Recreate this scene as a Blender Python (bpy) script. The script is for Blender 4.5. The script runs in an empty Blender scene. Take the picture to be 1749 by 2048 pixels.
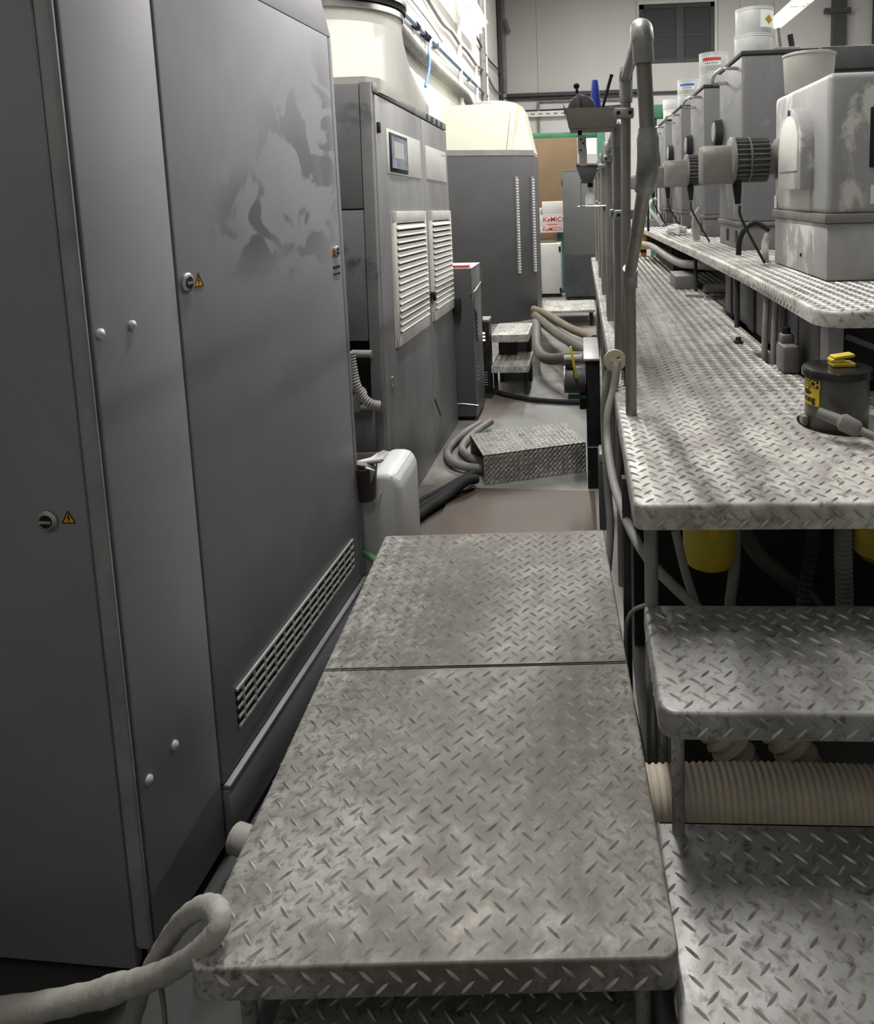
import bpy, bmesh, math, random
from mathutils import Vector, Matrix
random.seed(7)
S = bpy.context.scene
COL = S.collection
PI = math.pi
R_ = math.radians

# ------------------------------------------------------------ camera
# the photograph is the lower left part of a wider frame, hence the lens shift
cam_d = bpy.data.cameras.new('camera')
cam = bpy.data.objects.new('camera', cam_d)
COL.objects.link(cam)
FPX, PPX, PPY = 1480.0, 1085.0, 571.0
cam_d.sensor_fit = 'VERTICAL'
cam_d.sensor_height = 24.0
cam_d.lens = FPX / 2048 * 24.0
cam_d.shift_x = -(PPX - 874.5) / 2048
cam_d.shift_y = (PPY - 1024.0) / 2048
cam_d.clip_start = 0.05
dv = Vector((1165 - PPX, 385 - PPY, FPX)).normalized()      # world +Y seen by the camera
vv = -Vector((1435 - PPX, 12500 - PPY, FPX))
vv = (vv - dv * vv.dot(dv)).normalized()                     # world +Z
rv = dv.cross(vv)                                            # world +X
cx = Vector((rv[0], dv[0], vv[0])); cy = Vector((rv[1], dv[1], vv[1])); cz = Vector((rv[2], dv[2], vv[2]))
M = Matrix((cx, -cy, -cz)).transposed().to_4x4()
M.translation = (0, 0, 1.45)
cam.matrix_world = M
S.camera = cam

# ------------------------------------------------------------ world, exposure, lights
w = bpy.data.worlds.new('world'); S.world = w; w.use_nodes = True
w.node_tree.nodes['Background'].inputs[0].default_value = (0.8, 0.85, 0.9, 1)
w.node_tree.nodes['Background'].inputs[1].default_value = 0.02
S.view_settings.view_transform = 'Standard'
S.view_settings.look = 'None'
S.view_settings.exposure = 0.0
S.view_settings.gamma = 1.0
S.view_settings.use_curve_mapping = False

# fluorescent fittings: x, y centre, z, length, watts, tilt about the tube axis (0 = facing down)
LAMPS = [
    (-1.44, 10.15, 3.95, 3.1, 100, -52, 'fluorescent fitting on the left wall above the cream hooded cabinet'),
    (2.52, 9.0, 3.5, 2.6, 90, 0, 'long twin tube fluorescent fitting hanging over the far ink units'),
    (2.52, 6.3, 3.5, 2.6, 85, 0, 'twin tube fluorescent fitting over the nearer ink units'),
    (2.52, 4.0, 3.5, 1.7, 45, 0, 'twin tube fluorescent fitting over the nearest unit, above the frame'),
    (-0.35, 2.7, 3.9, 1.8, 95, 0, 'fluorescent fitting over the aisle, above the frame'),
    (-0.25, 7.4, 4.2, 1.8, 110, 0, 'second fluorescent fitting over the aisle, above the frame'),
    (-0.3, 11.0, 5.6, 1.8, 200, 0, 'far fluorescent fitting over the aisle, above the frame'),
    (3.0, 11.6, 5.6, 1.8, 200, 0, 'far right fluorescent fitting near the back wall, above the frame'),
    (-0.3, -1.4, 4.6, 1.8, 13, 0, 'fluorescent fitting added behind the camera to fill front faces'),  # added fill lamp, unseen; lifts the faces turned to the camera
]

# ------------------------------------------------------------ materials
MATS = {}
def mat(name, c1, c2=None, scale=6.0, rough=0.5, metal=0.0, bump=0.0, bscale=None, lo=0.4, hi=0.65,
        stretch=(1, 1, 1), c3=None, scale3=20.0, lo3=0.55, hi3=0.7, emit=None, trans=0.0, alpha=1.0, rvar=0.0):
    m = bpy.data.materials.new(name); m.use_nodes = True
    N, L = m.node_tree.nodes, m.node_tree.links
    b = N['Principled BSDF']
    b.inputs['Base Color'].default_value = (*c1, 1)
    b.inputs['Roughness'].default_value = rough
    b.inputs['Metallic'].default_value = metal
    if trans: b.inputs['Transmission Weight'].default_value = trans
    if alpha < 1: b.inputs['Alpha'].default_value = alpha
    if emit:
        b.inputs['Emission Color'].default_value = (*emit[0], 1)
        b.inputs['Emission Strength'].default_value = emit[1]
    if c2 or bump or c3:
        tc = N.new('ShaderNodeTexCoord')
        mp = N.new('ShaderNodeMapping'); mp.inputs['Scale'].default_value = stretch
        L.new(tc.outputs['Object'], mp.inputs[0])
    def noise(sc, det=6.0, dist=0.6):
        n = N.new('ShaderNodeTexNoise'); n.inputs['Scale'].default_value = sc
        n.inputs['Detail'].default_value = det; n.inputs['Roughness'].default_value = 0.62
        n.inputs['Distortion'].default_value = dist
        L.new(mp.outputs[0], n.inputs['Vector']); return n
    def ramp(src, a, z):
        r = N.new('ShaderNodeMapRange'); r.inputs[1].default_value = a; r.inputs[2].default_value = z
        L.new(src, r.inputs[0]); return r.outputs[0]
    out = None
    if c2:
        f = ramp(noise(scale).outputs[0], lo, hi)
        mx = N.new('ShaderNodeMix'); mx.data_type = 'RGBA'
        mx.inputs[6].default_value = (*c1, 1); mx.inputs[7].default_value = (*c2, 1)
        L.new(f, mx.inputs[0]); out = mx.outputs[2]
        if rvar:
            rr = N.new('ShaderNodeMapRange'); rr.inputs[3].default_value = rough; rr.inputs[4].default_value = rough + rvar
            L.new(f, rr.inputs[0]); L.new(rr.outputs[0], b.inputs['Roughness'])
    if c3:
        f = ramp(noise(scale3, 8.0, .25).outputs[0], lo3, hi3)
        mx2 = N.new('ShaderNodeMix'); mx2.data_type = 'RGBA'
        if out: L.new(out, mx2.inputs[6])
        else: mx2.inputs[6].default_value = (*c1, 1)
        mx2.inputs[7].default_value = (*c3, 1)
        L.new(f, mx2.inputs[0]); out = mx2.outputs[2]
    if out: L.new(out, b.inputs['Base Color'])
    if bump:
        bn = N.new('ShaderNodeBump'); bn.inputs['Strength'].default_value = bump; bn.inputs['Distance'].default_value = 0.004
        L.new(noise(bscale or scale * 8, 4.0, 0).outputs[0], bn.inputs['Height']); L.new(bn.outputs[0], b.inputs['Normal'])
    MATS[name] = m
    return m

mat('cab_dark', (.245, .245, .272), (.205, .205, .23), 1.6, .55, .05, c3=(.28, .28, .305), scale3=3, lo3=.56, hi3=.8)
mat('cab_edge', (.30, .30, .315), (.22, .22, .235), 6, .5)
mat('cab2', (.30, .30, .31), (.20, .20, .205), 2.2, .45, .15, stretch=(1, 1, .35), c3=(.13, .13, .135), scale3=4, lo3=.58, hi3=.74)
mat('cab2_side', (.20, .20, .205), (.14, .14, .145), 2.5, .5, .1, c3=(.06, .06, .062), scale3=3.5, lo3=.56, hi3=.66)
mat('cab3', (.085, .085, .09), (.07, .07, .075), 2, .5, .05)
mat('cream', (.60, .60, .50), (.56, .56, .465), 3, .5)
mat('hood_white', (.47, .47, .43), (.38, .38, .35), 2.5, .5, c3=(.29, .29, .27), scale3=9, lo3=.66, hi3=.8, stretch=(1, 1, .5))
mat('white_panel', (.72, .72, .68), (.62, .62, .59), 4, .45)
mat('white_slat', (.72, .72, .67), (.60, .60, .56), 6, .45)
mat('screen', (.16, .20, .28), (.30, .35, .42), 14, .15)
mat('black', (.012, .012, .014), (.025, .025, .027), 9, .45)
mat('rubber', (.018, .018, .019), (.032, .032, .034), 10, .75)
mat('gap', (.008, .008, .009), rough=.8)
mat('rivet', (.62, .62, .60), (.5, .5, .48), 30, .35, .3)
mat('chrome', (.62, .62, .60), (.45, .45, .43), 14, .25, .9)
mat('tube', (.27, .265, .245), (.20, .195, .18), 14, .38, .5, stretch=(1, 1, .3), bump=.05)
mat('fitting', (.36, .37, .36), (.25, .255, .25), 18, .45, .5, bump=.1, bscale=60)
mat('tread', (.58, .57, .54), (.30, .28, .26), 14, .45, .15, bump=.08, bscale=120, lo=.40, hi=.66, stretch=(1, .5, 1), c3=(.19, .175, .155), scale3=55, lo3=.52, hi3=.68, rvar=.1)
mat('tread_worn', (.38, .375, .355), (.21, .20, .185), 13, .42, .25, bump=.08, bscale=120, lo=.40, hi=.62, c3=(.13, .12, .105), scale3=65, lo3=.50, hi3=.64, rvar=.1)
mat('tread_step', (.32, .32, .315), (.20, .195, .185), 10, .40, .25, bump=.08, bscale=120, c3=(.09, .083, .075), scale3=60, lo3=.52, hi3=.68, rvar=.1)
mat('lug', (.46, .45, .43), (.24, .23, .21), 14, .40, .3)
mat('lug_worn', (.62, .61, .575), (.30, .29, .27), 20, .38, .5)
mat('lug_step', (.48, .475, .46), (.24, .235, .22), 16, .36, .5)
mat('rust', (.088, .062, .047), (.062, .053, .045), 3, .55, .2, c3=(.16, .072, .03), scale3=4, lo3=.56, hi3=.72)
mat('concrete', (.27, .265, .25), (.15, .152, .142), 1.8, .55, bump=.1, bscale=40, c3=(.09, .085, .075), scale3=4, lo3=.50, hi3=.72)
mat('wall_white', (.80, .79, .74), (.72, .71, .67), 1.2, .7, c3=(.55, .54, .50), scale3=2.4, lo3=.64, hi3=.8, stretch=(1, .4, 1))
mat('wall_clad', (.56, .55, .54), (.51, .50, .49), .6, .7, stretch=(1, 1, .25))
mat('wall_low', (.62, .61, .60), (.56, .55, .54), 1, .7)
mat('ceil', (.55, .55, .55), rough=.9)
mat('wall_dim', (.5, .5, .49), rough=.9)
mat('window_glass', (.035, .035, .04), rough=.65)
mat('window_frame', (.03, .03, .032), rough=.5)
mat('press', (.36, .36, .36), (.27, .27, .275), 3, .45, .05, c3=(.60, .60, .58), scale3=3.0, lo3=.53, hi3=.57, stretch=(1, 1, .7))
mat('press_far', (.17, .17, .18), (.14, .14, .147), 2.5, .45, .05, stretch=(1, 1, .5), c3=(.32, .32, .31), scale3=4, lo3=.58, hi3=.7)
mat('press_base', (.16, .155, .155), (.10, .095, .095), 3, .5, .1, stretch=(1, 1, .3))
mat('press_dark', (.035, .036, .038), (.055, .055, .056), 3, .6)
mat('motor', (.21, .205, .19), (.155, .15, .14), 9, .5, .1)
mat('motor_fin', (.115, .115, .11), (.075, .075, .07), 9, .5, .1)
mat('green_frame', (.02, .105, .05), (.03, .14, .075), 4, .5)
mat('beam_grey', (.065, .07, .07), (.045, .05, .05), 5, .5)
mat('tin', (.66, .68, .68), (.56, .58, .58), 4, .35, .2)
mat('bucket_grey', (.42, .42, .39), (.36, .36, .335), 4, .4)
mat('label_white', (.75, .76, .76), rough=.5)
mat('red', (.55, .04, .04), rough=.5)
mat('blue', (.03, .17, .45), rough=.45)
mat('yellow', (.70, .50, .03), (.6, .42, .03), 8, .45)
mat('yellow_dull', (.60, .48, .05), (.50, .40, .04), 8, .5)
mat('orange', (.65, .30, .02), rough=.45)
mat('hose_grey', (.29, .285, .265), (.22, .215, .20), 10, .55, bump=.1, bscale=50)
mat('hose_pale', (.40, .39, .36), (.31, .30, .28), 10, .6, bump=.5, bscale=70)
mat('hose_brown', (.125, .12, .10), (.09, .085, .075), 10, .55)
mat('hose_green', (.10, .26, .11), (.22, .34, .22), 8, .5)
mat('duct', (.72, .65, .53), (.60, .54, .44), 5, .6)
mat('jerry', (.72, .73, .73), (.66, .67, .67), 5, .35)
mat('funnel', (.05, .035, .03), (.025, .02, .018), 9, .4)
mat('beige', (.62, .58, .42), (.55, .51, .37), 7, .5)
mat('pot_body', (.075, .075, .06), (.03, .03, .028), 6, .3)
mat('pot_lid', (.015, .015, .016), rough=.18)
mat('cardboard', (.15, .098, .05), (.125, .082, .042), 2, .75)
mat('card_white', (.68, .67, .65), (.62, .61, .59), 5, .7)
mat('wood', (.24, .21, .19), (.15, .125, .11), 7, .6, stretch=(.3, 1, 1))
mat('wood_pale', (.20, .165, .115), (.16, .13, .09), 7, .65)
mat('teal', (.07, .16, .18), rough=.5)
mat('grey_box', (.115, .125, .12), (.10, .107, .103), 3, .5)
mat('cloth', (.78, .78, .80), (.70, .70, .72), 6, .8)
mat('tube_light', (.9, .9, .85), rough=.4, emit=((1.0, .97, .88), 9.0))
mat('lamp_body', (.85, .85, .80), rough=.4)
mat('led', (.5, .1, .1), rough=.4, emit=((1.0, .55, .5), 3.0))
mat('blue_pipe', (.06, .13, .22), (.09, .17, .26), 8, .4)
mat('blue_hose', (.18, .33, .62), rough=.4)
mat('pipe_grey', (.17, .165, .155), (.25, .245, .23), 6, .55)
mat('pipe_dark', (.06, .055, .065), rough=.5)
mat('blue_plastic', (.03, .06, .42), rough=.35)
mat('panel_dim', (.085, .082, .085), (.055, .053, .055), 3, .55, .1, stretch=(1, 1, .3))
mat('clear', (.62, .64, .62), (.5, .52, .5), 8, .2)

def smudged():
    # hand and elbow smears on the big cabinet door, in the cabinet's own coordinates
    m = MATS['cab_dark'].copy(); m.name = 'cab_door_smeared'
    N, L = m.node_tree.nodes, m.node_tree.links
    b = N['Principled BSDF']; src = b.inputs['Base Color'].links[0].from_socket
    tc = N.new('ShaderNodeTexCoord')
    nz = N.new('ShaderNodeTexNoise'); nz.inputs['Scale'].default_value = 7; nz.inputs['Detail'].default_value = 2.5; nz.inputs['Distortion'].default_value = 1.1
    mp = N.new('ShaderNodeMapping'); mp.inputs['Scale'].default_value = (1, .8, 1.05); mp.inputs['Rotation'].default_value = (R_(28), 0, 0)
    L.new(tc.outputs['Object'], mp.inputs[0]); L.new(mp.outputs[0], nz.inputs['Vector'])
    tot = None
    for cy_, cz_, ry, rz in ((.90, 1.50, .26, .30), (.62, 1.40, .20, .14), (1.08, 1.62, .10, .30)):
        sub = N.new('ShaderNodeVectorMath'); sub.operation = 'SUBTRACT'; sub.inputs[1].default_value = (0, cy_, cz_)
        L.new(tc.outputs['Object'], sub.inputs[0])
        sc = N.new('ShaderNodeVectorMath'); sc.operation = 'MULTIPLY'; sc.inputs[1].default_value = (0, 1 / ry, 1 / rz)
        L.new(sub.outputs[0], sc.inputs[0])
        ln = N.new('ShaderNodeVectorMath'); ln.operation = 'LENGTH'; L.new(sc.outputs[0], ln.inputs[0])
        mr = N.new('ShaderNodeMapRange'); mr.inputs[1].default_value = 1.15; mr.inputs[2].default_value = .35
        L.new(ln.outputs['Value'], mr.inputs[0])
        if tot is None: tot = mr.outputs[0]
        else:
            mx = N.new('ShaderNodeMath'); mx.operation = 'MAXIMUM'; L.new(tot, mx.inputs[0]); L.new(mr.outputs[0], mx.inputs[1]); tot = mx.outputs[0]
    th = N.new('ShaderNodeMapRange'); th.inputs[1].default_value = .47; th.inputs[2].default_value = .53
    L.new(nz.outputs[0], th.inputs[0])
    mu = N.new('ShaderNodeMath'); mu.operation = 'MULTIPLY'; L.new(tot, mu.inputs[0]); L.new(th.outputs[0], mu.inputs[1])
    mu2 = N.new('ShaderNodeMath'); mu2.operation = 'MULTIPLY'; mu2.inputs[1].default_value = 1.0; L.new(mu.outputs[0], mu2.inputs[0])
    mx = N.new('ShaderNodeMix'); mx.data_type = 'RGBA'; mx.inputs[7].default_value = (.095, .095, .11, 1)
    L.new(src, mx.inputs[6]); L.new(mu2.outputs[0], mx.inputs[0]); L.new(mx.outputs[2], b.inputs['Base Color'])
    MATS['cab_smear'] = m
smudged()

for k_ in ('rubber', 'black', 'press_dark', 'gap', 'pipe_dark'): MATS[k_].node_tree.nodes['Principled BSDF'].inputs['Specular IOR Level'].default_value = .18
def traffic(src_name, name, cx_, half, col, soft=.12, y0=-99):
    # dirt trodden into the middle of a walkway (object x), ragged at its edges
    m = MATS[src_name].copy(); m.name = name; N, L = m.node_tree.nodes, m.node_tree.links
    b = N['Principled BSDF']; src = b.inputs['Base Color'].links[0].from_socket
    tc = N.new('ShaderNodeTexCoord'); sx = N.new('ShaderNodeSeparateXYZ'); L.new(tc.outputs['Object'], sx.inputs[0])
    def mth(op, a, b_):
        n = N.new('ShaderNodeMath'); n.operation = op
        for i, v in enumerate((a, b_)):
            if isinstance(v, (int, float)): n.inputs[i].default_value = v
            else: L.new(v, n.inputs[i])
        return n.outputs[0]
    def nz(sc, det):
        n = N.new('ShaderNodeTexNoise'); n.inputs['Scale'].default_value = sc; n.inputs['Detail'].default_value = det; n.inputs['Roughness'].default_value = .68
        L.new(tc.outputs['Object'], n.inputs['Vector']); return n.outputs[0]
    d = mth('ABSOLUTE', mth('SUBTRACT', sx.outputs[0], cx_), 0)
    d = mth('ADD', d, mth('MULTIPLY', mth('SUBTRACT', nz(5, 4), .5), .5))
    r = N.new('ShaderNodeMapRange'); r.inputs[1].default_value = half + soft; r.inputs[2].default_value = half - soft; L.new(d, r.inputs[0])
    sp = N.new('ShaderNodeMapRange'); sp.inputs[1].default_value = .36; sp.inputs[2].default_value = .62; sp.inputs[3].default_value = .72; L.new(nz(28, 8), sp.inputs[0])
    f = mth('MULTIPLY', r.outputs[0], sp.outputs[0])
    if y0 > -90:
        ry = N.new('ShaderNodeMapRange'); ry.inputs[1].default_value = y0; ry.inputs[2].default_value = y0 + .8; L.new(sx.outputs[1], ry.inputs[0]); f = mth('MULTIPLY', f, ry.outputs[0])
    mx = N.new('ShaderNodeMix'); mx.data_type = 'RGBA'; mx.inputs[7].default_value = (*col, 1); L.new(src, mx.inputs[6]); L.new(f, mx.inputs[0]); L.new(mx.outputs[2], b.inputs['Base Color'])
    MATS[name] = m
traffic('tread', 'tread_walk', -.05, .25, (.085, .075, .063), .10, -2.25)
traffic('tread_worn', 'tread_aisle', .42, .24, (.095, .085, .07), .14)
def stain_and_shade():
    # rust and grey stains, a dark patch, and shade painted before the left cabinet
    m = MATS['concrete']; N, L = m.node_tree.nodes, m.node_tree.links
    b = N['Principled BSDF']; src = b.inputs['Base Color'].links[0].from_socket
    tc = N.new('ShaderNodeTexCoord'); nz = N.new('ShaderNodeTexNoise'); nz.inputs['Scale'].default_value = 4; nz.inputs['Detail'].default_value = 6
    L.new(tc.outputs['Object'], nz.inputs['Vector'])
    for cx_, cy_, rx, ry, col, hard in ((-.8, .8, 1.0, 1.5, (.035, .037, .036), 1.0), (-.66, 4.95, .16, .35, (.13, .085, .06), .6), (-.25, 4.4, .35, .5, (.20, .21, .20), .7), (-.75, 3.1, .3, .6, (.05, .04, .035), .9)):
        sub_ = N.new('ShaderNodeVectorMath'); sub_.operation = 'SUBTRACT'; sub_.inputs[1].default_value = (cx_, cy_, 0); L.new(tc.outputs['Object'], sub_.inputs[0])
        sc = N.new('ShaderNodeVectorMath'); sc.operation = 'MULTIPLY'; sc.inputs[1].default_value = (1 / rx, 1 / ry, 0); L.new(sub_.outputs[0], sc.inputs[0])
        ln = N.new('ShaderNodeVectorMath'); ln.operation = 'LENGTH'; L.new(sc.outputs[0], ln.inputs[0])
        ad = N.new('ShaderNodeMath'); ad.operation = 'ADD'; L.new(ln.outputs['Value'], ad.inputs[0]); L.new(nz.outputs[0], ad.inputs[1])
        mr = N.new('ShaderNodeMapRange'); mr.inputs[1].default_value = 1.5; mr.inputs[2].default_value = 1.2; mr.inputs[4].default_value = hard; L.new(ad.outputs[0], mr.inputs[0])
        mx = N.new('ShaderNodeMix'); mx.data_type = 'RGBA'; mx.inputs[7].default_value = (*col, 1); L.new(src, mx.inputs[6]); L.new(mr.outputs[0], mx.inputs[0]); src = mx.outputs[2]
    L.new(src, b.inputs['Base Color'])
stain_and_shade()

# ------------------------------------------------------------ mesh helpers
def catmull(pts, n=6):
    P = [Vector(p) for p in pts]; out = []
    for i in range(len(P) - 1):
        a = P[i - 1] if i else P[i] * 2 - P[i + 1]
        d = P[i + 2] if i + 2 < len(P) else P[i + 1] * 2 - P[i]
        b, c = P[i], P[i + 1]
        for k in range(n):
            t = k / n
            out.append(.5 * ((2 * b) + (c - a) * t + (2 * a - 5 * b + 4 * c - d) * t * t + (3 * b - a - 3 * c + d) * t ** 3))
    out.append(P[-1]); return out
def resample(P, step):
    out = [P[0].copy()]; acc = 0
    for a, b in zip(P, P[1:]):
        d = (b - a).length
        while acc + d >= step:
            t = (step - acc) / d; a = a.lerp(b, t); out.append(a.copy()); d = (b - a).length; acc = 0
        acc += d
    return out

class MB:
    def __init__(s): s.bm = bmesh.new()
    def merge(s, b):
        me = bpy.data.meshes.new('tmp'); b.to_mesh(me); b.free(); s.bm.from_mesh(me); bpy.data.meshes.remove(me); return s
    def box(s, x0, x1, y0, y1, z0, z1, bev=0.0, seg=2):
        b = bmesh.new()
        v = [b.verts.new((x, y, z)) for x in (x0, x1) for y in (y0, y1) for z in (z0, z1)]
        for f in ((0, 1, 3, 2), (4, 6, 7, 5), (0, 4, 5, 1), (2, 3, 7, 6), (0, 2, 6, 4), (1, 5, 7, 3)): b.faces.new([v[i] for i in f])
        if bev: bmesh.ops.bevel(b, geom=b.edges[:], offset=bev, segments=seg, affect='EDGES', profile=.5)
        bmesh.ops.recalc_face_normals(b, faces=b.faces[:])
        return s.merge(b)
    def obox(s, c, size, rot=(0, 0, 0), bev=0.0):
        b = bmesh.new(); bmesh.ops.create_cube(b, size=1)
        bmesh.ops.scale(b, vec=size, verts=b.verts[:])
        if bev: bmesh.ops.bevel(b, geom=b.edges[:], offset=bev, segments=2, affect='EDGES', profile=.5)
        from mathutils import Euler
        bmesh.ops.transform(b, matrix=Matrix.Translation(c) @ Euler([R_(a) for a in rot]).to_matrix().to_4x4(), verts=b.verts[:])
        return s.merge(b)
    def prism(s, pts, ax, a0, a1, bev=0.0, seg=2):
        # pts are 2d in the remaining two axes (order x,y,z)
        b = bmesh.new()
        def mk(p, a):
            if ax == 'x': return (a, p[0], p[1])
            if ax == 'y': return (p[0], a, p[1])
            return (p[0], p[1], a)
        lo = [b.verts.new(mk(p, a0)) for p in pts]; hi = [b.verts.new(mk(p, a1)) for p in pts]
        n = len(pts)
        b.faces.new(lo); b.faces.new(hi[::-1])
        for i in range(n): b.faces.new((lo[i], hi[i], hi[(i + 1) % n], lo[(i + 1) % n]))
        if bev: bmesh.ops.bevel(b, geom=b.edges[:], offset=bev, segments=seg, affect='EDGES', profile=.5)
        bmesh.ops.recalc_face_normals(b, faces=b.faces[:])
        return s.merge(b)
    def tube(s, path, r, n=12, cap=True, closed=False):
        P = [Vector(p) for p in path]; m = len(P)
        rr = r if isinstance(r, (list, tuple)) else [r] * m
        b = s.bm; rings = []; up = None
        for i, p in enumerate(P):
            t = (P[min(i + 1, m - 1)] - P[max(i - 1, 0)])
            t = t.normalized() if t.length > 1e-9 else Vector((0, 0, 1))
            if up is None:
                up = t.orthogonal().normalized()
            else:
                up = up - t * up.dot(t)
                up = up.normalized() if up.length > 1e-6 else t.orthogonal().normalized()
            q = t.cross(up)
            rings.append([b.verts.new(p + (up * math.cos(2 * PI * k / n) + q * math.sin(2 * PI * k / n)) * rr[i]) for k in range(n)])
        for A, B in zip(rings, rings[1:]):
            for k in range(n): b.faces.new((A[k], A[(k + 1) % n], B[(k + 1) % n], B[k]))
        if cap:
            b.faces.new(rings[0][::-1]); b.faces.new(rings[-1])
        return s
    def cyl(s, p0, p1, r, r1=None, n=20):
        return s.tube([p0, p1], [r, r if r1 is None else r1], n)
    def corr(s, path, r, pitch=.012, amp=.12, n=16):
        P = resample(catmull(path, 10), pitch / 2)
        return s.tube(P, [r * (1 + (amp if i % 2 else -amp * .4)) for i in range(len(P))], n)
    def lathe(s, prof, c=(0, 0, 0), n=28, axis='z', a0=0, a1=2 * PI):
        b = s.bm; rings = []
        full = abs(a1 - a0 - 2 * PI) < 1e-6
        m = n if full else n + 1
        for r, z in prof:
            ring = []
            for k in range(m):
                a = a0 + (a1 - a0) * k / n
                u, v = r * math.cos(a), r * math.sin(a)
                p = (u, v, z) if axis == 'z' else ((z, u, v) if axis == 'x' else (u, z, v))
                ring.append(b.verts.new(Vector(c) + Vector(p)))
            rings.append(ring)
        for A, B in zip(rings, rings[1:]):
            for k in range(m if full else m - 1):
                j = (k + 1) % m
                b.faces.new((A[k], A[j], B[j], B[k]))
        if full:
            if prof[0][0] > 1e-5: b.faces.new(rings[0][::-1])
            if prof[-1][0] > 1e-5: b.faces.new(rings[-1])
        return s
    def ball(s, c, r, sc=(1, 1, 1), n=14):
        b = bmesh.new(); bmesh.ops.create_uvsphere(b, u_segments=n, v_segments=max(6, n // 2), radius=r)
        bmesh.ops.transform(b, matrix=Matrix.Translation(c) @ Matrix.Diagonal((*sc, 1)), verts=b.verts[:])
        return s.merge(b)
    def deform(s, fn):
        for v in s.bm.verts: v.co = Vector(fn(*v.co))
        return s
    def lug(s, c, d, nrm, L=.0295, W=.0068, H=.0030):
        c, d, nrm = Vector(c), Vector(d).normalized(), Vector(nrm)
        q = nrm.cross(d); b = s.bm
        P = lambda u, v, h: b.verts.new(c + d * (u * L) + q * (v * W) + nrm * (h * H))
        A, B = P(-.5, 0, 0), P(.5, 0, 0)
        l1, l2, r1, r2 = P(-.22, .42, 0), P(.22, .42, 0), P(-.22, -.42, 0), P(.22, -.42, 0)
        t1, t2 = P(-.2, 0, 1), P(.2, 0, 1)
        for f in ((A, t1, l1), (A, r1, t1), (B, l2, t2), (B, t2, r2), (l1, t1, t2, l2), (r1, r2, t2, t1)): b.faces.new(f)
        return s
    def lugs(s, o, u, v, n, ul, vl, ok=None, p=.04, ph=(0, 0)):
        o, u, v, n = Vector(o), Vector(u), Vector(v), Vector(n)
        for i in range(-1, int(ul / p) + 2):
            for j in range(-1, int(vl / p) + 2):
                for k in (0, 1):
                    a, c = (i + .5 * k) * p + ph[0], (j + .5 * k) * p + ph[1]
                    if a < .004 or a > ul - .004 or c < .006 or c > vl - .006: continue
                    if ok and not ok(a, c): continue
                    d = u + v if k == 0 else u - v
                    s.lug(o + u * a + v * c, d, n)
        return s

ROOTS = {}
def setp(o, label=None, cat=None, group=None, kind=None):
    if label: o['label'] = label
    if cat: o['category'] = cat
    if group: o['group'] = group
    if kind: o['kind'] = kind
    return o
def thing(name, label, cat, loc=(0, 0, 0), rz=0.0, group=None, local=False):
    o = bpy.data.objects.new(name, None); COL.objects.link(o)
    o.empty_display_size = .05
    o.location = loc; o.rotation_euler = (0, 0, rz)
    ROOTS[o.name] = local
    return setp(o, label, cat, group)
def root_of(o):
    while o.parent: o = o.parent
    return o
def link(name, mb, m, parent=None, label=None, kind=None, ang=38, origin=None):
    me = bpy.data.meshes.new(name)
    bm = mb.bm
    off = Vector((0, 0, 0))
    if parent is not None:
        r = root_of(parent)
        if not ROOTS.get(r.name, False): off = Vector(r.location)
    elif origin is not None: off = Vector(origin)
    if off.length > 0: bmesh.ops.translate(bm, vec=-off, verts=bm.verts[:])
    c = math.cos(R_(ang))
    bm.normal_update()
    for f in bm.faces: f.smooth = True
    for e in bm.edges:
        if len(e.link_faces) != 2 or e.link_faces[0].normal.dot(e.link_faces[1].normal) < c: e.smooth = False
    bm.to_mesh(me); bm.free()
    me.materials.append(MATS[m])
    o = bpy.data.objects.new(name, me); COL.objects.link(o)
    if parent is not None: o.parent = parent
    elif origin is not None: o.location = off
    if label: o['label'] = label
    if kind: o['kind'] = kind
    return o
def solo(name, mb, m, label, cat, group=None, ang=38):
    vs = [v.co for v in mb.bm.verts]
    org = ((min(v.x for v in vs) + max(v.x for v in vs)) / 2, (min(v.y for v in vs) + max(v.y for v in vs)) / 2, min(v.z for v in vs))
    return setp(link(name, mb, m, None, origin=org, ang=ang), label, cat, group)
def struct(name, mb, m, parent=None):
    o = link(name, mb, m, parent)
    if parent is None: o['kind'] = 'structure'
    return o
def dup(o, parent=None, loc=None, label=None):
    c = o.copy(); COL.objects.link(c)
    if parent is not None: c.parent = parent
    if loc is not None: c.location = loc
    if label: c['label'] = label
    for ch in list(o.children): dup(ch, c)
    if parent is None: ROOTS[c.name] = ROOTS.get(o.name, False)
    return c
def text_mb(s, size, o, xd, yd, ext=.0006, bold=0.0):
    cu = bpy.data.curves.new('t', 'FONT'); cu.body = s; cu.size = size; cu.extrude = ext; cu.offset = bold
    cu.align_x = 'LEFT'
    ob = bpy.data.objects.new('t', cu); COL.objects.link(ob)
    dg = bpy.context.evaluated_depsgraph_get(); dg.update()
    me = bpy.data.meshes.new_from_object(ob.evaluated_get(dg))
    xd, yd = Vector(xd).normalized(), Vector(yd).normalized(); zd = xd.cross(yd)
    me.transform(Matrix.Translation(o) @ Matrix((xd, yd, zd)).transposed().to_4x4())
    mb = MB(); mb.bm.from_mesh(me)
    bpy.data.objects.remove(ob); bpy.data.curves.remove(cu); bpy.data.meshes.remove(me)
    return mb

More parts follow.
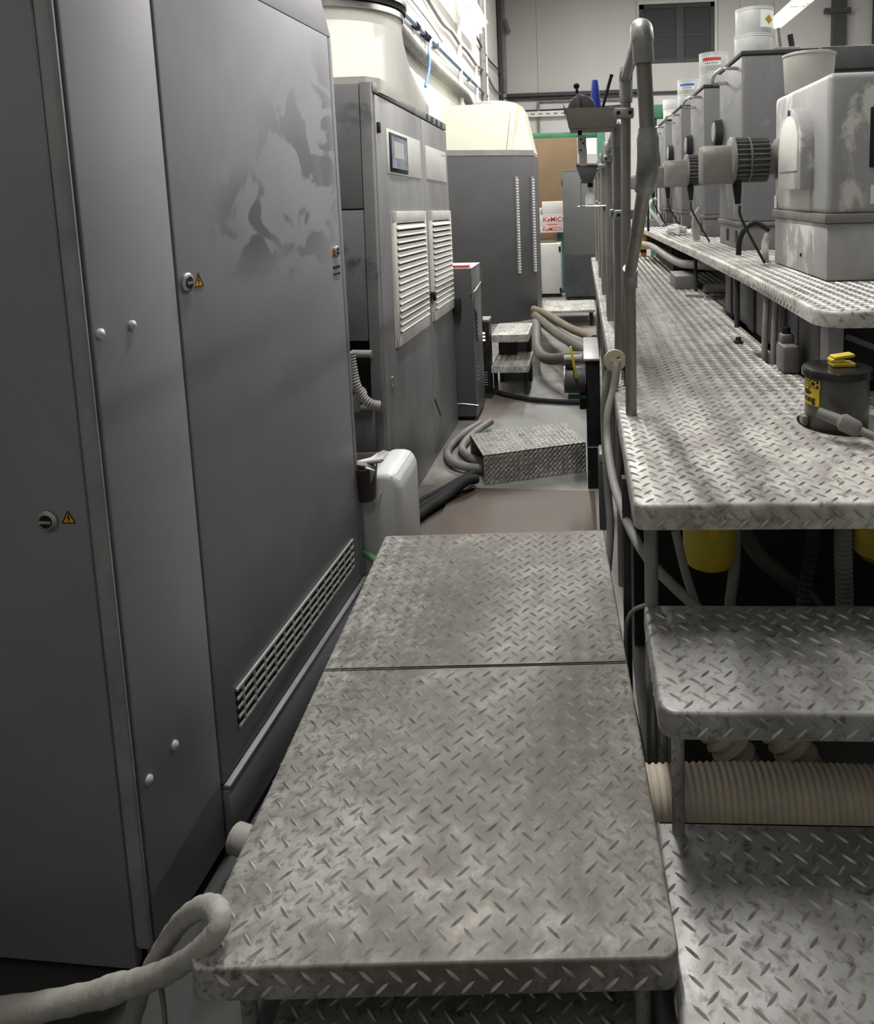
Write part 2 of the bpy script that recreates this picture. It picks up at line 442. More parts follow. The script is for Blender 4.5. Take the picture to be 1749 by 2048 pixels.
def arc(cx, cy, r, a0, a1, n=8):
    return [(cx + r * math.cos(R_(a0 + (a1 - a0) * k / n)), cy + r * math.sin(R_(a0 + (a1 - a0) * k / n))) for k in range(n + 1)]
def rrect(x0, x1, y0, y1, r):
    # r = radii of the corners (x0y0, x1y0, x1y1, x0y1)
    P = []
    for (cx_, cy_, rr, a) in ((x0, y0, r[0], 180), (x1, y0, r[1], 270), (x1, y1, r[2], 0), (x0, y1, r[3], 90)):
        if rr <= 0: P.append((cx_, cy_)); continue
        ox = cx_ + rr if cx_ == x0 else cx_ - rr; oy = cy_ + rr if cy_ == y0 else cy_ - rr
        P += arc(ox, oy, rr, a, a + 90)
    return P
def inside(P, x, y):
    c = False; j = len(P) - 1
    for i in range(len(P)):
        (xi, yi), (xj, yj) = P[i], P[j]
        if (yi > y) != (yj > y) and x < (xj - xi) * (y - yi) / (yj - yi) + xi: c = not c
        j = i
    return c
def plate_mb(outer, holes, z, lip, bev=.007):
    b = bmesh.new(); es = []; oe = []
    for k, loop in enumerate([outer] + holes):
        vs = [b.verts.new((x, y, z)) for x, y in loop]
        ed = [b.edges.new((vs[i], vs[(i + 1) % len(vs)])) for i in range(len(vs))]
        es += ed
        if k == 0: oe = ed
    if holes: bmesh.ops.triangle_fill(b, edges=es, use_beauty=True)
    else: b.faces.new([v for v in b.verts])
    for f in b.faces:
        f.normal_update()
        if f.normal.z < 0: f.normal_flip()
    ext = bmesh.ops.extrude_edge_only(b, edges=es)
    nv = [g for g in ext['geom'] if isinstance(g, bmesh.types.BMVert)]
    bmesh.ops.translate(b, vec=(0, 0, -lip), verts=nv)
    if bev:
        oe = [e for e in oe if e.is_valid]
        bmesh.ops.bevel(b, geom=oe, offset=bev, segments=3, affect='EDGES', profile=.5)
    bmesh.ops.recalc_face_normals(b, faces=b.faces[:])
    up = sum(f.normal.z * f.calc_area() for f in b.faces)
    if up < 0: bmesh.ops.reverse_faces(b, faces=b.faces[:])
    m = MB(); m.merge(b); return m
def tread(root, outer, z, lip, m, lm, holes=(), hole_ok=None, front=True, left=False, right=False, bev=.007, ymax=99, name='tread_plate', fx=None):
    pl = link(name, plate_mb(outer, list(holes), z, lip, bev), m, root)
    xs = [p[0] for p in outer]; ys = [p[1] for p in outer]
    x0, x1, y0, y1 = min(xs), max(xs), min(ys), min(max(ys), ymax)
    L = MB(); g = .010
    def ok(a, c):
        x, y = x0 + a, y0 + c
        if not all(inside(outer, x + dx, y + dy) for dx in (-g, g) for dy in (-g, g)): return False
        return hole_ok(x, y) if hole_ok else True
    L.lugs((x0, y0, z), (1, 0, 0), (0, 1, 0), (0, 0, 1), x1 - x0, y1 - y0, ok, ph=(.01, .02))
    fx = x0 + .03 if fx is None else fx
    if front: L.lugs((fx, y0, z - lip), (1, 0, 0), (0, 0, 1), (0, -1, 0), x1 - fx - .03, lip - .006, None, ph=(0, .012))
    if left: L.lugs((x0, y1 - .03, z - lip), (0, -1, 0), (0, 0, 1), (-1, 0, 0), y1 - y0 - .1, lip - .006, None, ph=(0, .012))
    if right: L.lugs((x1, y0 + .04, z - lip), (0, 1, 0), (0, 0, 1), (1, 0, 0), y1 - y0 - .08, lip - .006, None, ph=(0, .012))
    link('raised_lugs', L, lm, pl, kind='stuff')
    return pl

# ============================================================ the hall
WX, BY, RX, FY, CZ = -1.66, 16.0, 9.0, -3.0, 6.6
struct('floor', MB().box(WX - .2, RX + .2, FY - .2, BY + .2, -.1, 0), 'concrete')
struct('ceiling', MB().box(WX - .2, RX + .2, FY - .2, BY + .2, CZ, CZ + .1), 'ceil')
struct('wall_left', MB().box(WX - .2, WX, FY, BY + .2, 0, CZ), 'wall_white')
struct('wall_right', MB().box(RX, RX + .2, FY, BY + .2, 0, CZ), 'wall_dim')
struct('wall_front', MB().box(WX, RX, FY - .2, FY, 0, CZ), 'wall_dim')
WXL, WXR, WZL, WZH = 1.26, 2.81, 4.07, 5.27           # window opening
wb = struct('wall_back', MB().box(WX, RX, BY, BY + .2, 0, 3.46), 'wall_low')
# upper cladding: sheets with recessed joints, cut round the window
xs = [WX, -.88, 1.2, 2.88, 3.32, 4.0, 5.3, 6.4, 7.5, RX]
struct('backing_sheet', MB().box(WX, RX, BY + .12, BY + .2, 3.46, CZ), 'wall_clad', wb)
for a, c in zip(xs, xs[1:]):
    mb = MB()
    if a == 1.2:
        mb.box(a + .003, c - .003, BY, BY + .12, 3.5, WZL).box(a + .003, c - .003, BY, BY + .12, WZH, CZ)
        mb.box(a + .003, WXL, BY, BY + .12, WZL, WZH).box(WXR, c - .003, BY, BY + .12, WZL, WZH)
    else: mb.box(a + .003, c - .003, BY, BY + .12, 3.5, CZ)
    struct('cladding_sheet', mb, 'wall_clad', wb)
wn = struct('window_1', MB().box(WXL, WXR, BY + .02, BY + .07, WZL, WZL + .09).box(WXL, WXR, BY + .02, BY + .07, WZH - .09, WZH)
            .box(WXL, WXL + .1, BY + .02, BY + .07, WZL, WZH).box(WXR - .08, WXR, BY + .02, BY + .07, WZL, WZH).box(2.02, 2.18, BY + .01, BY + .07, WZL, WZH), 'window_frame')
for a, c in ((WXL + .1, 2.02), (2.18, WXR - .08)):
    struct('window_pane', MB().box(a, c, BY + .05, BY + .06, WZL + .09, WZH - .09), 'window_glass', wn)
    struct('glazing_bar', MB().box(a, c, BY + .035, BY + .05, 4.62, 4.645), 'window_frame', wn)
struct('trim_1', MB().box(WXL - .04, WXR + .05, BY - .02, BY, WZH, WZH + .06).box(WXR, WXR + .05, BY - .02, BY, WZL - .03, WZH), 'wall_low')
struct('trim_2', MB().box(-1.55, 1.3, BY - .08, BY, 3.49, 3.56).box(-1.55, 1.3, BY - .08, BY, 3.42, 3.45).box(1.3, 3.5, BY - .06, BY, 3.44, 3.5), 'pipe_dark')
solo('steel_column', MB().box(5.16, 5.42, BY - .16, BY - .01, 0, CZ).box(4.98, 5.5, BY - .2, BY - .1, 4.9, 5.0), 'beam_grey', 'grey steel column with a small bracket against the back wall', 'column')
solo('drain_pipe', MB().cyl((6.05, BY - .12, 0), (6.05, BY - .12, CZ), .1), 'pipe_dark', 'dark downpipe on the back wall at the right edge of the frame', 'pipe')

# ---- services on the left wall
X0 = WX + .04
def pipe(name, pts, r, m, label, cat='pipe', n=8, smooth=True, k=5):
    return solo(name, MB().tube(catmull(pts, k) if smooth else pts, r, n), m, label, cat)
t = thing('air_line', 'dark blue compressed air line running along the left wall', 'pipe', (X0, 7.0, 3.15))
link('pipe', MB().tube([(X0, 6.2, 3.15), (X0, 13.0, 3.16)], .022, 10), 'blue_pipe', t)
for y in (7.55, 7.95, 8.12): link('fitting', MB().cyl((X0, y, 3.15), (X0, y + .1, 3.15), .037, n=12), 'rubber', t)
for y in (8.6, 11.1): link('clip', MB().box(WX + .004, X0 + .03, y, y + .03, 3.12, 3.18), 'pipe_grey', t)
link('end_valve', MB().ball((X0, 13.02, 3.15), .037).cyl((X0, 13.02, 3.15), (X0, 13.02, 3.02), .025), 'rubber', t)
pipe('air_hose', [(X0 + .03, 8.2, 3.14), (-1.563, 7.913, 3.004), (-1.500, 7.593, 2.839), (-1.500, 7.519, 2.700), (-1.500, 7.371, 2.570), (-1.500, 7.315, 2.515)], .015, 'blue_hose', 'light blue hose dropping from the air line on the left wall', 'hose')
pipe('power_cable', [(X0, 8.1, 3.58), (X0, 8.5, 3.54), (X0, 9.1, 3.50), (X0, 9.7, 3.53), (X0, 10.3, 3.50), (X0, 11, 3.52), (X0, 12, 3.49), (X0, 13, 3.55), (X0, 14.4, 3.44), (X0, 15.8, 3.52)], .022, 'pipe_grey', 'grey sagging cable strung along the left wall above the blue air line', 'cable')
pipe('flexible_duct', [(X0 + .03, 6.6, 2.95), (X0 + .03, 7.5, 2.88), (X0 + .03, 8.6, 2.84), (X0 + .03, 9.8, 2.84), (X0 + .03, 10.5, 2.82), (X0 + .05, 10.9, 2.66), (X0 + .05, 11, 2.4)], .062, 'pipe_grey', 'fat dusty grey flexible duct on the left wall behind the cream hood', 'duct', 12)
pipe('wall_cable', [(X0, 7.0, 3.38), (X0, 8.3, 3.33), (X0, 9, 3.27)], .008, 'pipe_grey', 'thin grey wire on the white left wall above the blue air line', 'cable', 6)
for y, r, m, l in ((10.3, .03, 'lamp_body', 'white vertical conduit on the left wall, nearest of the uprights'), (11.9, .022, 'lamp_body', 'thin white vertical conduit on the left wall beside the dark upright'),
                   (12.7, .06, 'pipe_grey', 'thick grey vertical pipe on the left wall below the light'), (13.25, .022, 'lamp_body', 'thin pale conduit right of the thick grey wall pipe')):
    pipe('wall_conduit', [(X0, y, 1.5), (X0, y, 6.5)], r, m, l, smooth=False)
pipe('corner_pipe', [(X0, 15.5, 2.6), (X0, 15.5, 6.5)], .05, 'pipe_dark', 'dark vertical pipe close to the far left corner of the hall', smooth=False)
pipe('corner_conduit', [(WX + .08, BY - .06, 3.6), (WX + .08, BY - .06, 6.5)], .05, 'pipe_grey', 'grey vertical conduit in the far left corner of the hall', smooth=False)
solo('wall_sensor', MB().cyl((WX + .13, BY - .1, 5.05), (WX + .2, BY - .16, 4.8), .05), 'pipe_grey', 'small grey cylinder fixed high in the far left corner', 'sensor')
pipe('lamp_cable', [(X0, 12.0, 3.95), (X0, 13.5, 3.86), (X0, 15, 3.92), (X0, 15.9, 3.85)], .016, 'pipe_dark', 'dark cable from the left wall light to the corner', 'cable', 6)
# far wall small services
pipe('back_conduit', [(-.89, BY - .04, 2.5), (-.89, BY - .04, 3.28), (-.85, BY - .04, 3.36), (-.75, BY - .04, 3.38), (.9, BY - .04, 3.36)], .03, 'pipe_grey', 'grey conduit bending along the back wall under the dark trunking', k=3)
pipe('back_cable', [(-1.6, BY - .03, 3.21), (-.9, BY - .03, 3.20), (.2, BY - .03, 3.22), (1.0, BY - .03, 3.25)], .016, 'pipe_dark', 'thin dark cable across the back wall below the conduit', 'cable', 6)
t = thing('cable_tray', 'white perforated cable tray fixed along the back wall', 'tray', (-.5, BY - .1, 3.05))
link('channel', MB().box(-1.35, .3, BY - .14, BY - .002, 3.06, 3.17), 'white_panel', t)
for i in range(9): link('slot', MB().box(-1.2 + i * .16, -1.12 + i * .16, BY - .146, BY - .14, 3.10, 3.13), 'pipe_grey', t)

# ---- light fittings
for (x, y, z, ln, watts, tilt, lab) in LAMPS:
    t = thing('fluorescent_light', lab, 'light', (x, y, z), local=True)
    t.rotation_euler = (0, R_(tilt), 0)
    link('housing', MB().prism([(-.05, .075), (.05, .075), (.13, .02), (.13, .012), (.045, .05), (-.045, .05), (-.13, .012), (-.13, .02)], 'y', -ln / 2, ln / 2), 'lamp_body', t)
    nt = 2 if ln > 2.4 else 1
    for k in range(nt):
        a, c = -ln / 2 + .06 + k * (ln - .1) / nt, -ln / 2 + (k + 1) * (ln - .1) / nt
        for sx in (-.055, .055):
            link('tube', MB().cyl((sx, a, .018), (sx, c, .018), .018, n=10), 'tube_light', t)
        link('end_cap', MB().box(-.09, .09, a - .05, a - .005, -.005, .05, .005), 'lamp_body', t)
    ld = bpy.data.lights.new('tube_glow', 'AREA'); ld.shape = 'RECTANGLE'; ld.size = .16; ld.size_y = ln; ld.energy = watts; ld.color = (1, .975, .935)
    lo_ = bpy.data.objects.new('tube_glow', ld); COL.objects.link(lo_); lo_.parent = t; lo_.location = (0, 0, -.008)
    ob = t
    if z < 3.7 and x > 1:
        for dy in (-ln * .4, ln * .4): link('hanger', MB().cyl((0, dy, .07), (0, dy, CZ - z), .006, n=6), 'pipe_grey', t)
    elif x > -1: 
        for dy in (-ln * .4, ln * .4): link('hanger', MB().cyl((0, dy, .07), (0, dy, CZ - z), .006, n=6), 'pipe_grey', t)
    else:
        for dy in (-1.2, 0, 1.2): link('bracket', MB().box(-.02, .02, dy - .02, dy + .02, .07, .2), 'lamp_body', t)

# ============================================================ left machines
def warn_sign(root, o, xd, yd, s, n):
    # yellow triangle with a black bolt
    o, xd, yd, n = Vector(o), Vector(xd), Vector(yd), Vector(n)
    def tri(pts, d0, d1):
        b = bmesh.new()
        lo = [b.verts.new(o + xd * p[0] * s + yd * p[1] * s + n * d0) for p in pts]; hi = [b.verts.new(o + xd * p[0] * s + yd * p[1] * s + n * d1) for p in pts]
        b.faces.new(hi); k = len(pts)
        for i in range(k): b.faces.new((lo[i], lo[(i + 1) % k], hi[(i + 1) % k], hi[i]))
        m = MB(); m.merge(b); return m
    a = link('warning_triangle', tri([(-.5, -.42), (.5, -.42), (0, .45)], 0, .0012), 'orange', root, label='yellow warning triangle with a black bolt')
    bm_ = tri([(.02, .22), (-.12, -.08), (0, -.05), (-.04, -.34), (.12, .02), (0, -.01), (.08, .22)], .0012, .0018)
    link('bolt_mark', bm_, 'black', a)
    br = MB()
    for (p, q) in (((-.5, -.42), (.5, -.42)), ((.5, -.42), (0, .45)), ((0, .45), (-.5, -.42))):
        A, B = Vector(p) * .9, Vector(q) * .9
        d = (B - A).normalized(); e = Vector((-d.y, d.x)) * .03
        sub = tri([(A - e)[:], (B - e)[:], (B + e)[:], (A + e)[:]], .0012, .0017)
        me = bpy.data.meshes.new('x'); sub.bm.to_mesh(me); br.bm.from_mesh(me); bpy.data.meshes.remove(me)
    link('border', br, 'black', a)
def lock(root, o, n, r=.021):
    o, n = Vector(o), Vector(n)
    q = link('lock', MB().tube([o, o + n * .006, o + n * .008], [r, r, r * .8], 24), 'chrome', root, label='round key lock')
    link('cylinder', MB().tube([o + n * .0081, o + n * .0092], [r * .62, r * .62], 18), 'black', q)
    up = Vector((0, 0, 1)); sd = n.cross(up)
    link('key_slot', MB().obox(o + n * .0095, (abs(sd.x) * .018 + .004, abs(sd.y) * .018 + .004, .005)), 'chrome', q)

# tall control cabinet (local: x = 0 is the face on the aisle, y runs away from the viewer)
c1 = thing('control_cabinet', 'tall dark grey control cabinet in the left foreground, smeared by hands', 'cabinet', (-.84, 1.18, 0), R_(-2.94), local=True)
L1, T1, D1 = 1.195, 1.955, .74
link('carcass', MB().box(-D1, -.025, .02, L1 - .02, .0, T1), 'gap', c1)
link('corner_post', MB().box(-.032, 0, 0, .0145, .06, T1, .009, 4), 'cab_edge', c1)  # paler than the panels; sheen of the rounded corner put into the colour
link('front_panel', MB().box(-D1, -.0315, -.001, .02, .02, T1, .003), 'cab_dark', c1)
link('narrow_panel', MB().box(-.024, 0, .0195, .267, .03, T1, .004), 'cab_dark', c1)
link('door', MB().box(-.024, 0, .275, 1.165, .165, T1, .005), 'cab_smear', c1)
link('hinge_post', MB().box(-.024, -.001, 1.168, L1, .16, T1, .004), 'cab_dark', c1)
for y, z in ((.036, 1.232), (.12, 1.232), (.123, .385), (.041, .38)):
    link('rivet', MB().lathe([(.0095, 0), (.009, .004), (.005, .007), (0, .008)], (0, y, z), 14, 'x'), 'rivet', c1)
lock(c1, (0, .302, 1.288), (1, 0, 0), .021); lock(c1, (0, 1.118, 1.288), (1, 0, 0), .018)
link('latch_slot', MB().box(0, .003, 1.09, 1.14, 1.235, 1.243).box(0, .003, 1.09, 1.14, 1.215, 1.22), 'black', c1)
warn_sign(c1, (0, .346, 1.289), (0, 1, 0), (0, 0, 1), .036, (1, 0, 0))
warn_sign(c1, (0, 1.098, 1.289), (0, 1, 0), (0, 0, 1), .03, (1, 0, 0))
lock(c1, (-.104, 0, .909), (0, -1, 0), .019)
warn_sign(c1, (-.066, 0, .915), (1, 0, 0), (0, 0, 1), .028, (0, -1, 0))
vz0, vz1, vy0, vy1 = .248, .338, .352, 1.098
vt = link('vent', MB().box(.0002, .0012, vy0, vy1, vz0, vz1), 'gap', c1)
for i in range(5):
    z = vz0 + (vz1 - vz0) * i / 4
    link('vent_slat', MB().box(.001, .006, vy0, vy1, z - .0032, z + .0032), 'rivet', vt)
for i in range(14):
    y = vy0 + (vy1 - vy0) * (i + .5) / 14
    link('vent_bar', MB().box(.001, .0065, y - .0013, y + .0013, vz0, vz1), 'rivet', vt)
link('plinth_ledge', MB().box(-.03, .013, .278, L1 - .005, .151, .162, .004), 'cab_edge', c1)
link('plinth', MB().box(-.05, .011, .275, L1 - .005, .02, .150, .003), 'cab_dark', c1)
for y in (.30, .9): link('plinth_foot', MB().box(-.06, .006, y, y + .06, 0, .022), 'black', c1)
link('top_cover', MB().prism([(0, T1), (-.075, 2.33), (-D1, 2.33), (-D1, T1)], 'y', 0, L1 - .004, .004), 'cab_dark', c1)
# prism over y uses (x,z)

# cabinet with the display
def f2(x, y, z):
    t_ = min(max((y - 3) / 1.6, -.2), 1.2)
    return (x + .024 * (y - 3), y + .062 * z * (1 - t_) * (1 if y < 4.8 else 1), z - .028 * max(0, y - 3) / 1.6 * z / 1.9 * 1.6)
c2 = thing('dryer_cabinet', 'grey dryer cabinet with a small display, white louvres and a round duct collar', 'cabinet', (-1.1, 3.8, 0))
FX = -.868
def D2(mb): return mb.deform(f2)
def sub(o, n=14):
    bmesh.ops.subdivide_edges(o.bm, edges=[e for e in o.bm.edges if (e.verts[0].co - e.verts[1].co).length > .3], cuts=n // 4, use_grid_fill=True); return o
link('body', D2(sub(MB().box(-1.5, FX - .03, 3.02, 4.6, 0, 1.93))), 'gap', c2)
link('near_side', D2(MB().box(-1.5, FX - .055, 3.0, 3.03, 1.41, 1.93, .003).box(-1.5, FX - .055, 3.0, 3.03, .85, 1.404, .003)), 'cab2_side', c2)
link('side_post', D2(MB().box(FX - .052, FX - .004, 3.0, 3.04, .0, 1.935, .004)), 'cab2_side', c2)
link('lower_plate', D2(MB().box(-1.5, FX - .04, 2.99, 3.02, .37, .565, .003).box(-1.5, FX - .04, 2.97, 3.02, .562, .572)), 'cab2_side', c2)
link('lower_side', D2(MB().box(-1.5, FX - .06, 3.01, 3.03, 0, .36)), 'cab2_side', c2)
link('bottom_sheet', D2(MB().box(-1.45, FX - .01, 2.93, 3.0, .355, .372, .003).box(-1.45, FX - .01, 2.925, 2.93, .355, .39)), 'wood', c2)
link('door', D2(MB().box(FX - .03, FX, 3.045, 3.925, .0, 1.89, .004)), 'cab2', c2)
link('door', D2(MB().box(FX - .03, FX, 3.932, 4.6, .0, 1.89, .004)), 'cab2', c2)
link('top_rail', D2(MB().box(FX - .06, FX + .002, 3.02, 4.6, 1.896, 1.938, .004)), 'cab2', c2)
for i in range(4): link('bolt', D2(MB().box(FX + .002, FX + .006, 4.05 + i * .13, 4.065 + i * .13, 1.90, 1.93)), 'black', c2)
link('display_panel', D2(MB().box(FX, FX + .004, 3.20, 3.85, 1.565, 1.765, .001)), 'white_panel', c2)
dp = link('display', D2(MB().box(FX + .004, FX + .010, 3.235, 3.55, 1.575, 1.75, .002)), 'black', c2)
link('screen', D2(MB().box(FX + .010, FX + .0115, 3.255, 3.53, 1.592, 1.735)), 'screen', dp)
link('screen_window', D2(MB().box(FX + .0115, FX + .012, 3.30, 3.47, 1.64, 1.715)), 'clear', dp)
link('blank_panel', D2(MB().box(FX, FX + .004, 3.985, 4.53, 1.57, 1.755, .001)), 'white_panel', c2)
link('badge', D2(MB().box(FX + .004, FX + .005, 4.40, 4.50, 1.728, 1.736)), 'press', c2)
for a, c in ((3.225, 3.885), (3.985, 4.57)):
    lv = link('louvre', D2(MB().box(FX, FX + .004, a, c, .775, 1.395).box(FX + .004, FX + .014, a, a + .05, .775, 1.395, .002).box(FX + .004, FX + .014, c - .045, c, .775, 1.395, .002)
                           .box(FX + .004, FX + .014, a, c, .775, .83, .002).box(FX + .004, FX + .014, a, c, 1.34, 1.395, .002)), 'white_slat', c2)
    link('louvre_shadow', D2(MB().box(FX + .004, FX + .0045, a + .05, c - .045, .83, 1.34)), 'gap', lv)
    for i in range(16):
        z = .835 + i * .0315
        link('slat', D2(MB().prism([(FX + .002, z + .024), (FX + .006, z + .026), (FX + .024, z + .006), (FX + .021, z + .002)], 'y', a + .045, c - .04)), 'white_slat', lv)
link('handle', D2(MB().box(FX, FX + .02, 3.96, 3.99, .91, .945, .004).box(FX + .012, FX + .028, 3.965, 3.985, .895, .94, .004)), 'black', c2)
link('latch', D2(MB().box(FX, FX + .008, 3.12, 3.15, .62, .665, .003)), 'chrome', c2)
link('hinge', D2(MB().box(FX, FX + .012, 3.06, 3.085, 1.73, 1.775, .003)), 'black', c2)
link('side_lever', D2(MB().box(FX, FX + .05, 4.56, 4.6, .74, .83, .006)), 'rubber', c2)
link('scratch_mark', D2(MB().prism([(3.95, .335), (3.97, .34), (4.10, .205), (4.085, .195)], 'x', FX, FX + .0015)), 'black', c2)
link('recess_pipe', D2(MB().cyl((-.99, 2.985, .80), (-.905, 2.985, .797), .016)), 'hose_grey', c2)
# hood: rectangle to circle
b = MB(); n = 48; rings = []
hx0, hx1, hy0, hy1 = -1.5, -.855, 3.14, 4.30
ccx, ccy, cr = -1.19, 3.72, .315
for k, (t_, zz) in enumerate(((0, 1.90), (0, 1.96), (1, 2.26), (1, 2.33))):
    ring = []
    for i in range(n):
        a = 2 * PI * (i + .5) / n
        cxx, cyy = ccx + cr * math.cos(a), ccy + cr * math.sin(a)
        mx_ = max(abs(math.cos(a)), abs(math.sin(a)))
        ux, uy = math.cos(a) / mx_, math.sin(a) / mx_
        rx = (hx0 + hx1) / 2 + ux * (hx1 - hx0) / 2; ry = (hy0 + hy1) / 2 + uy * (hy1 - hy0) / 2
        ring.append(b.bm.verts.new((rx + (cxx - rx) * t_, ry + (cyy - ry) * t_, zz)))
    rings.append(ring)
for A, B in zip(rings, rings[1:]):
    for i in range(n): b.bm.faces.new((A[i], A[(i + 1) % n], B[(i + 1) % n], B[i]))
link('duct_hood', b, 'hood_white', c2, ang=20)
link('duct_collar', MB().lathe([(cr + .002, 2.315), (cr + .012, 2.32), (cr + .012, 2.345), (cr + .004, 2.35)], (ccx, ccy, 0), 48).lathe([(cr + .004, 2.375), (cr + .03, 2.38), (cr + .03, 2.40), (cr, 2.41), (cr, 2.8)], (ccx, ccy, 0), 48), 'chrome', c2)
link('collar_seal', MB().lathe([(cr + .004, 2.35), (cr + .022, 2.352), (cr + .022, 2.376), (cr + .004, 2.378)], (ccx, ccy, 0), 48), 'rubber', c2)

# hoses inside the recess
t = solo('drain_hose', MB().corr([(-.965, 2.93, .83), (-.962, 2.93, .79), (-.957, 2.93, .74), (-.948, 2.93, .69), (-.93, 2.94, .64), (-.90, 2.95, .605), (-.87, 2.97, .59)], .019, .012, .13, 14), 'hose_grey', 'short grey ribbed hose in the recess of the dryer cabinet', 'hose')
solo('return_hose', MB().tube(catmull([(-.965, 2.96, .575), (-.96, 2.95, .61), (-.945, 2.95, .645), (-.92, 2.95, .66)], 6), .018, 12), 'hose_grey', 'smooth grey hose end behind the ribbed hose in the cabinet recess', 'hose')

# cream hooded cabinet
c3 = thing('hooded_cabinet', 'dark grey cabinet with a cream sloping hood at the far end of the aisle', 'cabinet', (-1.1, 8.6, 0))
link('body', MB().prism([(-1.52, 8.0), (-.775, 8.35), (-.55, 8.55), (-.55, 9.5), (-1.52, 9.5)], 'z', 0, 1.93, .004), 'cab3', c3)
link('trim_band', MB().prism([(-1.525, 7.994), (-.773, 8.344), (-.545, 8.546), (-.545, 8.6), (-1.525, 8.05)], 'z', 1.885, 1.945), 'cab2', c3)
b = bmesh.new()
lo_p = [(-1.522, 7.998, 1.945), (-.775, 8.348, 1.945), (-.548, 8.55, 1.90), (-.548, 9.5, 1.90), (-1.522, 9.5, 1.945)]
hi_p = [(-1.497, 8.125, 2.425), (-.72, 8.50, 2.47), (-.66, 8.62, 2.44), (-.66, 9.4, 2.44), (-1.50, 9.4, 2.42)]
lo_v = [b.verts.new(p) for p in lo_p]; hi_v = [b.verts.new(p) for p in hi_p]
for i in range(5): b.faces.new((lo_v[i], lo_v[(i + 1) % 5], hi_v[(i + 1) % 5], hi_v[i]))
b.faces.new(hi_v)
bmesh.ops.recalc_face_normals(b, faces=b.faces[:])
m_ = MB(); m_.merge(b); link('hood', m_, 'cream', c3, ang=15)
link('hood_seam', MB().tube([(-.83, 8.32, 1.95), (-.772, 8.48, 2.467)], .004, 6), 'pipe_grey', c3)
link('flue_flange', MB().lathe([(.24, 2.44), (.25, 2.47), (.25, 2.52), (.2, 2.53)], (-1.02, 8.9, 0), 32), 'hood_white', c3)
for yy, xx in ((8.38, -.742), (8.53, -.572)):
    vs = link('vent_strip', MB().obox((xx, yy, 1.1), (.035, .035, 1.1), (0, 0, 42)), 'cab_edge', c3)
    for i in range(34):
        z = .57 + i * .0315
        link('vent_slat', MB().obox((xx + .016, yy - .018, z), (.03, .012, .017), (0, 0, 42)), 'white_slat', vs)

# slim cabinet with the papers
c4 = thing('slim_cabinet', 'slim dark grey cabinet just beyond the dryer cabinet, white edging peeling', 'cabinet', (-.78, 4.75, 0))
link('body', MB().box(-.98, -.715, 4.62, 4.98, .03, .995, .004), 'cab3', c4)
link('side_sheet', MB().box(-.715, -.706, 4.62, 4.98, .03, .995, .002), 'press_far', c4)
link('foot', MB().box(-.95, -.74, 4.65, 4.95, 0, .03), 'black', c4)
link('worn_edge', MB().tube([(-.707, 4.615, .985), (-.704, 4.612, .8), (-.707, 4.615, .55)], [.004, .007, .003], 6).tube([(-.704, 4.98, .99), (-.70, 4.98, .8), (-.704, 4.98, .6)], [.004, .006, .003], 6), 'chrome', c4)
for i in range(7): link('vent_slot', MB().obox((-.704, 4.70, .70 - i * .028), (.006, .10, .012), (-28, 0, 0)), 'black', c4)
for i in range(4): link('vent_slot', MB().obox((-.704, 4.72, .33 - i * .028), (.006, .08, .010), (-28, 0, 0)), 'cab_edge', c4)
link('tie_wire', MB().tube([(-.72, 4.61, .83), (-.70, 4.7, .845), (-.70, 4.95, .87)], .004, 6).tube([(-.99, 4.612, .115), (-.8, 4.612, .12), (-.70, 4.62, .105)], .003, 6), 'chrome', c4)
solo('paper_sheet', MB().box(-.955, -.705, 4.64, 4.98, .9955, .999), 'card_white', 'white sheet of paper lying on the slim grey cabinet', 'paper')
solo('ruler', MB().box(-.955, -.73, 4.65, 4.70, .9995, 1.012, .002), 'red', 'red strip lying on the white sheet on the slim cabinet', 'strip')

# black unit with lit lamps
c5 = thing('radiator_unit', 'narrow black upright unit with three small red lamps by the white steps', 'unit', (-.715, 5.2, 0))
link('body', MB().box(-.765, -.685, 5.15, 5.3, .035, .56, .004), 'black', c5)
link('cap', MB().box(-.768, -.682, 5.147, 5.3, .56, .575), 'cab_edge', c5)
for i in range(3): link('lamp', MB().ball((-.722, 5.149, .478 - i * .025), .0085, (1.4, .6, .8), 10), 'led', c5)
for i in range(6): link('vent_slit', MB().box(-.735, -.705, 5.147, 5.15, .10 + i * .018, .106 + i * .018), 'cab_edge', c5)
link('base', MB().box(-.77, -.68, 5.15, 5.3, 0, .035), 'press_dark', c5)

# ============================================================ walkways
def leg(root, x, y, z0, z1, r=.013, m='tube', name='leg'):
    return link(name, MB().cyl((x, y, z0), (x, y, z1), r, n=14), m, root)

# low platform in the aisle, two plates
for k, (ya, yb, lab) in enumerate(((0, .648, 'near worn tread plate platform in the middle of the aisle'), (.649, 1.309, 'far worn tread plate platform butted against the near one'))):
    ca, sa = math.cos(R_(3)), math.sin(R_(3))
    t = thing('tread_platform', lab, 'platform', (-.572 - ya * sa, .869 + ya * ca, 0), R_(3), local=True)
    d = yb - ya
    tread(t, rrect(0, .685, 0, d, (.022, .022, .002, .002)) if k == 0 else rrect(0, .685, 0, d, (.002, .002, .006, .006)), .40, .05, 'tread_aisle', 'lug_worn', front=(k == 0), bev=.0045)
    for x, y in ((.05, .07), (.64, .07), (.05, d - .05), (.64, d - .05)): leg(t, x, y, 0, .392, .012, 'tread_step')
t = thing('lower_tread', 'dim tread plate low down beneath the near platform', 'step', (-.2, .8, 0))
tread(t, rrect(-.50, .055, .45, 1.25, (.02,) * 4), .21, .04, 'tread_step', 'lug_step', front=False)
for x, y in ((-.45, .5), (.0, .5), (-.45, 1.2), (.0, 1.2)): leg(t, x, y, 0, .205, .012, 'tread_step')

